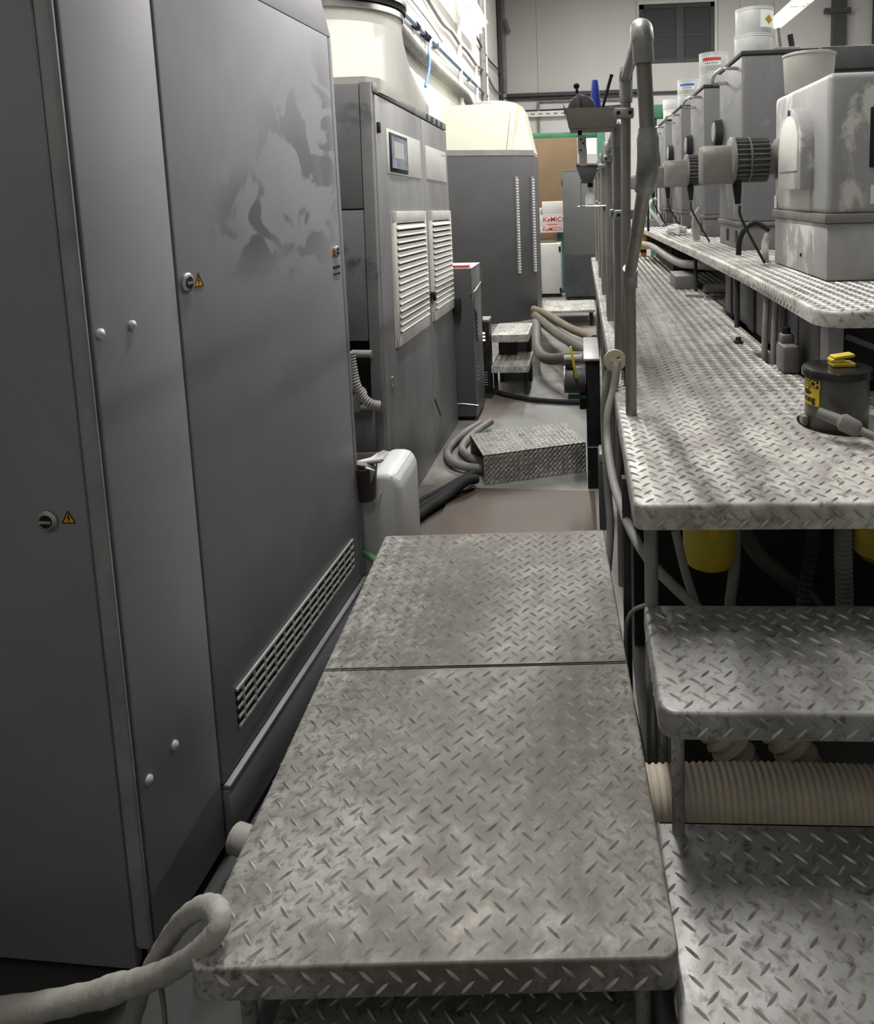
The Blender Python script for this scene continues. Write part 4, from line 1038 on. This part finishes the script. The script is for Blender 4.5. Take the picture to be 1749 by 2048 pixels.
link('upper_pipe', MB().tube([(-.106, 3.52, .652), (-.07, 3.52, .652), (-.03, 3.52, .652), (-.018, 3.52, .652)], [.018, .018, .020, .024], 18), 'hose_grey', t)
link('lever', MB().prism([(-.078, .728), (-.066, .730), (-.040, .578), (-.052, .573)], 'y', 3.435, 3.445, .002), 'yellow', t)
link('lever_joint', MB().cyl((-.058, 3.44, .632), (-.058, 3.50, .632), .008, n=10), 'chrome', t)
link('green_foot', MB().box(-.09, -.004, 3.5, 3.55, .455, .475), 'green_frame', t)
t = thing('junction_box', 'dark junction box with a pale cap standing by the walkway', 'box', (.085, 3.1, 0))
link('box', MB().box(.044, .086, 3.05, 3.18, .0, .295, .004), 'beam_grey', t)
link('cap', MB().box(.044, .086, 3.05, 3.18, .296, .342, .012), 'fitting', t)
link('gland', MB().cyl((.072, 3.04, .335), (.072, 3.06, .40), .010, n=12), 'hose_grey', t)
t = thing('hose_disc', 'round cream plastic disc with holes holding grey hoses at the walkway edge', 'disc', (.085, 2.3, .90))
b = bmesh.new()
out_ = [(.0345 * math.cos(2 * PI * k / 40), .0345 * math.sin(2 * PI * k / 40)) for k in range(40)]
h1 = [(-.013 + .0065 * math.cos(2 * PI * k / 16), .002 + .0065 * math.sin(2 * PI * k / 16)) for k in range(16)]
h2 = [(.011 + .0065 * math.cos(2 * PI * k / 16), .008 + .0065 * math.sin(2 * PI * k / 16)) for k in range(16)]
es = []
for lp in (out_, h1, h2):
    vs = [b.verts.new((x, 0, z)) for x, z in lp]; es += [b.edges.new((vs[i], vs[(i + 1) % len(vs)])) for i in range(len(vs))]
bmesh.ops.triangle_fill(b, edges=es, use_beauty=True)
g = bmesh.ops.extrude_face_region(b, geom=b.faces[:])
bmesh.ops.translate(b, vec=(0, .012, 0), verts=[v for v in g['geom'] if isinstance(v, bmesh.types.BMVert)])
bmesh.ops.recalc_face_normals(b, faces=b.faces[:])
bmesh.ops.translate(b, vec=(.0905, 2.27, .926), verts=b.verts[:])
m_ = MB(); m_.merge(b); link('disc', m_, 'beige', t)
link('pin', MB().cyl((.076, 2.272, .928), (.076, 2.30, .928), .0055, n=12), 'chrome', t)
link('bracket', MB().box(.060, .130, 2.283, 2.30, .893, .905).box(.120, .13, 2.283, 2.3, .841, .905), 'rubber', t)
solo('grey_hose', MB().tube(catmull([(.096, 2.262, .925), (.092, 2.245, .89), (.082, 2.23, .84), (.064, 2.2, .78), (.060, 2.15, .70), (.068, 2.02, .65), (.080, 1.9, .632), (.104, 1.76, .61), (.139, 1.66, .585), (.19, 1.61, .548), (.26, 1.6, .48), (.33, 1.6, .38)], 7), .0125, 12), 'hose_grey', 'thick grey hose hanging from the cream disc and passing under the walkway', 'hose')
solo('grey_hose', MB().tube(catmull([(.080, 2.285, .915), (.068, 2.285, .87), (.056, 2.28, .80), (.054, 2.28, .70), (.060, 2.27, .52), (.066, 2.25, .40), (.058, 2.22, .30), (.045, 2.2, .2)], 7), .0125, 12), 'hose_grey', 'grey hose dropping straight from the cream disc to the floor', 'hose')
solo('thin_cable', MB().tube(catmull([(.135, 1.62, .50), (.10, 1.66, .46), (.085, 1.7, .40), (.082, 1.7, .34), (.09, 1.75, .2), (.1, 1.8, .01)], 5), .005, 8), 'pipe_grey', 'thin grey cable curving beside the dark support under the walkway', 'cable')
solo('support_bar', MB().box(.084, .104, 1.80, 1.83, .0, .73, .003), 'press_dark', 'dark flat support bar under the walkway edge', 'support')
solo('floor_pipe', MB().tube(catmull([(.075, 1.95, .07), (.10, 1.6, .06), (.088, 1.30, .05)], 5), .03, 14), 'press_dark', 'dark pipe on the floor in the gap between platform and steps', 'pipe')

# under the walkway
t = thing('yellow_container', 'yellow plastic container hanging under the walkway front', 'container', (.305, 1.82, .49))
link('container', MB().lathe([(0, .485), (.035, .487), (.058, .50), (.066, .525), (.068, .79), (.064, .80)], (.305, 1.82, 0), 32), 'yellow_dull', t)
link('clasp', MB().box(.29, .32, 1.748, 1.757, .59, .62, .003), 'yellow', t)
solo('yellow_container', MB().lathe([(0, .51), (.045, .512), (.060, .53), (.060, .79)], (.73, 1.82, 0), 28), 'yellow_dull', 'second yellow container under the walkway at the right frame edge', 'container')
solo('under_pipe', MB().tube([(.13, 1.98, .70), (.42, 1.98, .70)], .018, 12), 'hose_grey', 'upper grey pipe running across under the walkway behind the yellow container', 'pipe')
solo('steel_bar', MB().box(.12, .30, 2.04, 2.1, .60, .65, .004), 'wall_low', 'pale grey bar under the walkway left of the yellow container', 'bar')
solo('under_hose', MB().tube(catmull([(.205, 1.70, .64), (.222, 1.66, .56), (.245, 1.64, .48), (.27, 1.62, .38)], 5), .0105, 12), 'hose_grey', 'grey hose slanting down left of the yellow container', 'hose')
solo('under_hose', MB().tube(catmull([(.375, 1.84, .60), (.368, 1.81, .50), (.355, 1.80, .40), (.35, 1.8, .3)], 5), .014, 12), 'hose_grey', 'grey hose hanging right of the yellow container', 'hose')
solo('under_hose', MB().tube(catmull([(.40, 1.95, .56), (.45, 1.92, .47), (.52, 1.9, .41), (.60, 1.9, .33), (.66, 1.9, .2)], 5), [.012] + [.022] * 19 + [.02], 12), 'hose_brown', 'dark tapering hose slanting under the middle of the walkway', 'hose')
solo('ribbed_hose', MB().corr([(.592, 1.88, .76), (.588, 1.88, .60), (.580, 1.87, .51), (.563, 1.86, .44), (.556, 1.86, .36), (.56, 1.86, .2)], .016, .016, .25, 12), 'panel_dim', 'black ribbed hose under the walkway beside a grey one', 'hose')
solo('ribbed_hose', MB().corr([(.607, 1.72, .74), (.606, 1.72, .60), (.612, 1.72, .46), (.615, 1.72, .3)], .019, .012, .16, 14), 'hose_grey', 'grey ribbed hose under the right part of the walkway', 'hose')
solo('wide_duct', MB().corr([(.085, 1.33, .262), (.3, 1.34, .262), (.7, 1.34, .258), (1.3, 1.34, .256)], .056, .0135, .06, 26), 'duct', 'wide cream corrugated duct lying behind the lower stair tread', 'duct')
for k, dx in enumerate((0, .13)):
    solo('suction_hose', MB().corr([(.165 + dx, 1.66, .38), (.20 + dx, 1.57, .365), (.245 + dx, 1.49, .325), (.30 + dx, 1.46, .25), (.33 + dx, 1.46, .14)], .040, .022, .13, 18), 'duct', ('left' if k == 0 else 'right') + ' one of two ribbed suction hoses behind the wide cream duct', 'hose')
solo('bottom_sheet', MB().prism([(.125, 1.2), (1.4, 1.2), (1.4, 2.3), (.125, 2.3)], 'z', .001, .02), 'press_dark', 'dark sheet added to darken the floor under walkway and steps', 'tray')  # added sheet; darkens the pale floor visible below the walkway
solo('cover_sheet', MB().box(.47, 1.3, 1.56, 1.57, .05, .52), 'press_far', 'grey sheet metal cover behind the wide cream duct', 'cover')
solo('cover_wire', MB().tube(catmull([(.475, 1.548, .50), (.462, 1.548, .42), (.455, 1.548, .3)], 5), .003, 6), 'black', 'thin black wire hanging in front of the grey cover sheet', 'wire')

# ============================================================ on the floor
t = thing('jerry_can', 'white translucent jerry can standing behind the tall control cabinet', 'jerry can', (-.77, 2.55, 0))
b = MB()
b.prism([(-.90, 0), (-.650, 0), (-.650, .455), (-.665, .49), (-.69, .503), (-.75, .503), (-.77, .475), (-.80, .46), (-.90, .46)], 'y', 2.43, 2.70, .022, 3)
link('body', b, 'jerry', t)
link('neck', MB().cyl((-.805, 2.50, .44), (-.805, 2.50, .48), .03), 'jerry', t)
link('side_groove', MB().tube([(-.72, 2.4295, .44), (-.735, 2.4285, .40), (-.755, 2.4295, .37)], [.004, .010, .003], 8), 'jerry', t)
t = thing('brown_funnel', 'dark brown funnel stuck in the neck of the white jerry can', 'funnel', (-.77, 2.45, .42))
link('cup', MB().lathe([(.028, .425), (.034, .435), (.040, .50), (.046, .545), (.043, .545), (.036, .50), (.026, .435)], (-.765, 2.395, 0), 24), 'funnel', t)
link('spout', MB().tube([(-.765, 2.40, .43), (-.785, 2.45, .47), (-.805, 2.50, .485)], [.02, .018, .016], 12), 'funnel', t)
t = thing('dirty_rag', 'crumpled brown rag draped over the funnel', 'rag', (-.77, 2.40, .55))
link('fold', MB().obox((-.765, 2.385, .552), (.09, .03, .012), (10, 18, 20), .004), 'hose_brown', t)
link('fold', MB().obox((-.735, 2.40, .557), (.08, .025, .010), (0, -14, -25), .004), 'wood', t)
link('fold', MB().obox((-.745, 2.37, .520), (.035, .012, .06), (8, 20, 0), .004), 'fitting', t)
solo('green_hose', MB().tube(catmull([(-.80, 2.405, .235), (-.76, 2.385, .225), (-.715, 2.345, .205), (-.68, 2.29, .14), (-.67, 2.27, .02)], 6), .012, 12), 'hose_green', 'pale green hose between the jerry can and the far platform', 'hose')
solo('grey_pipe_end', MB().cyl((-.79, 1.42, .07), (-.60, 1.36, .07), .030), 'hose_pale', 'pale pipe end under the tall cabinet beside the near platform', 'pipe')
solo('scrap_lump', MB().obox((-.70, 1.22, .02), (.10, .07, .035), (0, 8, 25), .012), 'press_base', 'dusty grey scrap on the floor between cabinet and platform', 'scrap')
t = solo('rust_plate', MB().prism([(-.675, 2.4), (.032, 2.42), (.028, 3.44), (-.672, 3.50)], 'z', .001, .014), 'rust', 'flat rusty steel plate lying on the aisle floor', 'plate')
ca, sa = math.cos(R_(19.5)), math.sin(R_(19.5))
t = thing('bent_tread_box', 'bent tread plate cover standing on the floor beyond the rusty plate', 'cover', (-.524, 3.555, 0), R_(19.5), local=True)
pl = link('front_plate', MB().box(0, .545, 0, .006, .0, .155), 'tread_worn', t)
LL_ = MB(); LL_.lugs((0, 0, 0), (1, 0, 0), (0, 0, 1), (0, -1, 0), .545, .155, None, p=.026, ph=(.01, .01))
link('raised_lugs', LL_, 'lug_worn', pl, kind='stuff')
pl = link('top_plate', MB().prism([(0, .155), (.36, .155), (.36, .149), (0, .149)], 'x', 0, .545), 'tread_worn', t)
LL_ = MB(); LL_.lugs((0, 0, .155), (1, 0, 0), (0, 1, 0), (0, 0, 1), .545, .36, None, p=.026, ph=(.01, .01))
link('raised_lugs', LL_, 'lug_worn', pl, kind='stuff')
link('back_plate', MB().box(0, .545, .354, .36, 0, .149), 'tread_worn', t)
link('grip_hole', MB().lathe([(.018, .1552), (.0, .1556)], (.26, .24, 0), 16), 'black', t)
link('foot_lip', MB().box(.02, .545, -.012, 0, 0, .004), 'chrome', t)
for k, (pp, lab) in enumerate((([(-.84, 2.9, .03), (-.80, 3.05, .03), (-.745, 3.2, .03), (-.67, 3.34, .04), (-.60, 3.43, .07), (-.555, 3.49, .06)], 'nearest of the black cables bundled on the floor by the rusty plate'),
                               ([(-.85, 3.02, .03), (-.79, 3.2, .03), (-.72, 3.34, .03), (-.64, 3.45, .05), (-.57, 3.54, .07)], 'middle one of the black cables bundled on the floor'),
                               ([(-.86, 3.16, .025), (-.80, 3.3, .025), (-.73, 3.42, .025), (-.65, 3.52, .04), (-.58, 3.6, .05)], 'farthest of the black cables bundled on the floor by the dryer cabinet'))):
    solo('floor_cable', MB().tube(catmull(pp, 6), .024 - k * .004, 12), 'rubber', lab, 'cable', 'black cables bundled on the floor')
for k, (pp, lab) in enumerate((([(-.66, 4.42, .05), (-.74, 4.28, .035), (-.785, 4.1, .03), (-.785, 3.95, .03), (-.73, 3.80, .03), (-.64, 3.72, .035), (-.54, 3.68, .04)], 'outer grey hose curling round the bent tread plate cover'),
                               ([(-.60, 4.45, .05), (-.68, 4.28, .035), (-.715, 4.12, .03), (-.71, 4.0, .03), (-.66, 3.90, .03), (-.60, 3.83, .03), (-.53, 3.80, .035)], 'inner grey hose curling round the bent tread plate cover'))):
    solo('curled_hose', MB().tube(catmull(pp, 7), .022, 12), 'pipe_grey', lab, 'hose')
solo('black_cable', MB().tube(catmull([(-.70, 5.3, .02), (-.58, 5.18, .02), (-.40, 5.05, .02), (-.2, 4.98, .02), (.02, 4.95, .02)], 5), .017, 10), 'rubber', 'single black cable crossing the floor in front of the white steps', 'cable')

t = thing('white_steps', 'two pale tread plate steps standing before the cream hooded cabinet', 'steps', (-.55, 5.6, 0))
for z, ya, lp in ((.45, 5.22, .055), (.235, 5.16, .05)):
    tread(t, rrect(-.680, -.41, ya, ya + .48, (.004, .02, .004, .004)), z, lp, 'tread', 'lug', bev=.004, name='step_tread')
for x in (-.66, -.44):
    link('leg', MB().box(x - .015, x + .015, 5.24, 5.27, 0, .19), 'press_dark', t); link('leg', MB().box(x - .015, x + .015, 5.62, 5.65, 0, .41), 'press_dark', t)
link('riser', MB().box(-.66, -.52, 5.5, 5.51, .24, .39), 'press_dark', t)
link('back_panel', MB().box(-.67, -.42, 5.67, 5.68, 0, .39), 'press_far', t)
for k, (pts_, r, m_, lab) in enumerate((
    ([(-.47, 6.75, .26), (-.43, 6.4, .27), (-.40, 6.0, .20), (-.34, 5.72, .175), (-.25, 5.5, .20), (-.134, 5.3, .255), (-.02, 5.05, .31), (.05, 4.9, .33)], .042, 'hose_brown', 'nearest thick ribbed hose bending beside the white steps'),
    ([(-.50, 7.3, .24), (-.42, 6.85, .27), (-.32, 6.4, .285), (-.19, 5.95, .285), (-.09, 5.6, .30), (.0, 5.3, .31), (.06, 5.1, .31)], .042, 'hose_brown', 'second thick hose running from the hooded cabinet to the press'),
    ([(-.53, 7.6, .26), (-.40, 7.2, .28), (-.28, 6.8, .285), (-.13, 6.3, .29), (-.0, 5.95, .30), (.07, 5.75, .30)], .036, 'wood_pale', 'brownish hose above the other hoses in the aisle'),
    ([(-.50, 7.5, .20), (-.38, 7.0, .225), (-.27, 6.55, .225), (-.15, 6.05, .225), (-.05, 5.6, .235), (.05, 5.35, .24)], .030, 'hose_brown', 'thin dark hose between the thick hoses of the bundle'),
    ([(-.50, 7.8, .15), (-.36, 7.1, .17), (-.24, 6.7, .17), (-.09, 6.3, .16), (.02, 6.15, .15)], .040, 'hose_brown', 'low dark hose underneath the hose bundle'))):
    solo('thick_hose', (MB().corr(pts_, r, .03, .06, 14) if k == 0 else MB().tube(catmull(pts_, 7), r, 14)), m_, lab, 'hose', 'thick hoses crossing the aisle')
t = thing('far_platform', 'small grey platform on black legs far down the aisle', 'platform', (-.17, 8.4, 0))
link('top', MB().prism([(-.46, 7.95), (.11, 7.98), (.11, 8.75), (-.46, 8.72)], 'z', .15, .18, .003), 'tread', t)
for x, y in ((-.42, 8.0), (.07, 8.02), (-.42, 8.65), (.07, 8.65)): link('leg', MB().box(x - .02, x + .02, y - .02, y + .02, 0, .15), 'black', t)

# ============================================================ far end of the hall
t = thing('grey_locker', 'dark greenish grey locker behind the handrail at the far end', 'cabinet', (0, 9.9, 0))
link('body', MB().box(-.26, .20, 9.9, 10.5, .06, 1.74, .005), 'grey_box', t)
link('plinth', MB().box(-.24, .18, 9.92, 10.48, 0, .06), 'press_dark', t)
link('top_edge', MB().box(-.262, .202, 9.895, 10.5, 1.74, 1.755), 'pipe_grey', t)
link('hinge', MB().box(-.27, -.26, 9.9, 9.94, 1.55, 1.62), 'black', t)
link('lower_panel', MB().box(-.255, .195, 9.893, 9.9, .08, .62), 'beam_grey', t)
t = thing('white_cart', 'low white cabinet with small black corner feet at the far end', 'cabinet', (-.5, 10.4, 0))
link('body', MB().box(-.80, -.315, 10.3, 10.75, .05, .755, .006), 'white_panel', t)
for z in (.68, .10): link('corner_bumper', MB().box(-.345, -.315, 10.28, 10.3, z - .035, z + .035, .004), 'rubber', t)
link('base', MB().box(-.78, -.33, 10.32, 10.7, 0, .05), 'rubber', t)
solo('teal_box', MB().box(-.385, -.275, 10.76, 11.0, .0, .985, .006), 'teal', 'teal box behind the white cabinet at the far end', 'box')
solo('wooden_board', MB().box(-.80, -.40, 10.45, 10.74, .756, .80), 'wood_pale', 'pale wooden board on top of the low white cabinet', 'board')
solo('brown_carton', MB().box(-.79, -.40, 10.46, 10.74, .801, .90, .003), 'cardboard', 'brown carton under the white printed boxes', 'box')
def kem(x0, x1, y0, z0, z1, lab, txt, size=.1, zt=None):
    t = thing('printed_box', lab, 'box', ((x0 + x1) / 2, y0 + .15, z0))
    link('carton', MB().box(x0, x1, y0, y0 + .28, z0, z1, .003), 'card_white', t)
    link('red_line', MB().box(x0 + .11, x1 - .02, y0 - .0015, y0, z1 - .012, z1 - .008), 'red', t)
    if txt:
        link('lettering', text_mb(txt, size, (x0 + .115, y0 - .001, zt), (1, 0, 0), (0, 0, 1), .0008, .0014), 'red', t)
        link('small_print', MB().box(x0 + .18, x1 - .08, y0 - .0015, y0, zt - .045, zt - .035), 'red', t)
    return t
kem(-.685, -.285, 10.46, .901, .995, 'white box with red lettering, lowest of the printed boxes', 'KeMICO', .075, .925)
kem(-.68, -.275, 10.46, .996, 1.150, 'white box with red lettering, second of the printed boxes', 'KeMICO', .095, 1.055)
solo('white_carton', MB().box(-.57, -.27, 10.47, 10.74, 1.151, 1.335, .003), 'card_white', 'plain white carton on top of the printed boxes', 'box')
solo('white_carton', MB().box(-.69, -.58, 10.47, 10.74, 1.151, 1.245, .003), 'card_white', 'smaller plain white carton left of the top one', 'box')
t = solo('cardboard_sheet', MB().box(-.86, -.06, 11.5, 11.54, .0, 2.285, .004), 'cardboard', 'large brown cardboard sheet standing at the far end of the aisle', 'cardboard')
t = thing('storage_rack', 'green painted steel frame behind the cardboard sheet', 'rack', (.3, 12.0, 0))
link('cross_beam', MB().box(-.98, .26, 11.98, 12.04, 2.31, 2.41, .004), 'green_frame', t)
link('upright', MB().box(.26, .38, 11.95, 12.06, 0, 2.62, .004), 'green_frame', t)
link('upright', MB().box(1.09, 1.16, 11.95, 12.06, 0, 2.72, .004), 'green_frame', t)
link('white_strip', MB().box(-.98, .0, 11.97, 11.978, 2.29, 2.312), 'white_panel', t)
link('motor_box', MB().box(1.10, 1.32, 11.9, 12.1, 2.57, 2.78, .02), 'green_frame', t)
link('side_rod', MB().box(1.17, 1.20, 11.98, 12.01, 0, 2.57), 'pipe_dark', t)
solo('paper_notice', MB().box(.03, .24, 11.93, 11.94, 2.05, 2.3), 'card_white', 'white notice on the far wall between cardboard sheet and green upright', 'notice')
t = thing('control_pendant', 'dark pendant with a cream tag hanging behind the third unit', 'pendant', (.52, 6.2, 1.45))
link('holder', MB().prism([(.50, 1.42), (.585, 1.42), (.58, 1.52), (.555, 1.55), (.52, 1.52)], 'y', 6.2, 6.26, .004), 'beam_grey', t)
link('tag', MB().prism([(.528, 1.53), (.552, 1.53), (.556, 1.64), (.575, 1.64), (.575, 1.61), (.59, 1.61), (.59, 1.665), (.530, 1.665)], 'y', 6.18, 6.19), 'beige', t)
link('blue_card', MB().prism([(.515, 1.51), (.56, 1.51), (.565, 1.57)], 'y', 6.17, 6.18), 'blue_hose', t)
link('stand', MB().cyl((.545, 6.23, 1.112), (.545, 6.23, 1.43), .01, n=10), 'black', t)

# hose looped up in front of the tall cabinet
t = thing('looped_hose', 'pale grey taped hose looped over the corner of the near platform', 'hose', (-.7, .95, 0))
P_ = catmull([(-1.25, 1.02, .10), (-1.115, 1.0, .149), (-.977, 1.0, .152), (-.839, .99, .193), (-.738, .97, .246), (-.65, .94, .309), (-.577, .905, .385), (-.538, .90, .432), (-.549, .92, .438), (-.590, .95, .410), (-.650, .985, .342), (-.716, 1.02, .239), (-.761, 1.04, .158), (-.792, 1.04, .075), (-.81, 1.04, .014)], 9)
n_ = len(P_)
link('hose', MB().tube(P_, [.0215 - .006 * min(1, max(0, (i / n_ - .12) / .3)) + .0007 * math.sin(i * 1.7) for i in range(n_)], 18), 'hose_pale', t)
i0 = next(i for i, p in enumerate(P_) if p.x > -.80)
link('tape_wrap', MB().tube(P_[i0:i0 + 6], [.0195, .0215, .021, .0208, .0205, .018], 18), 'hose_pale', t)
solo('floor_wire', MB().tube(catmull([(-.680, .968, .272), (-.672, .96, .24), (-.668, .955, .18), (-.66, .95, .01)], 5), .004, 8), 'pipe_grey', 'thin grey wire hanging beside the looped hose', 'wire')
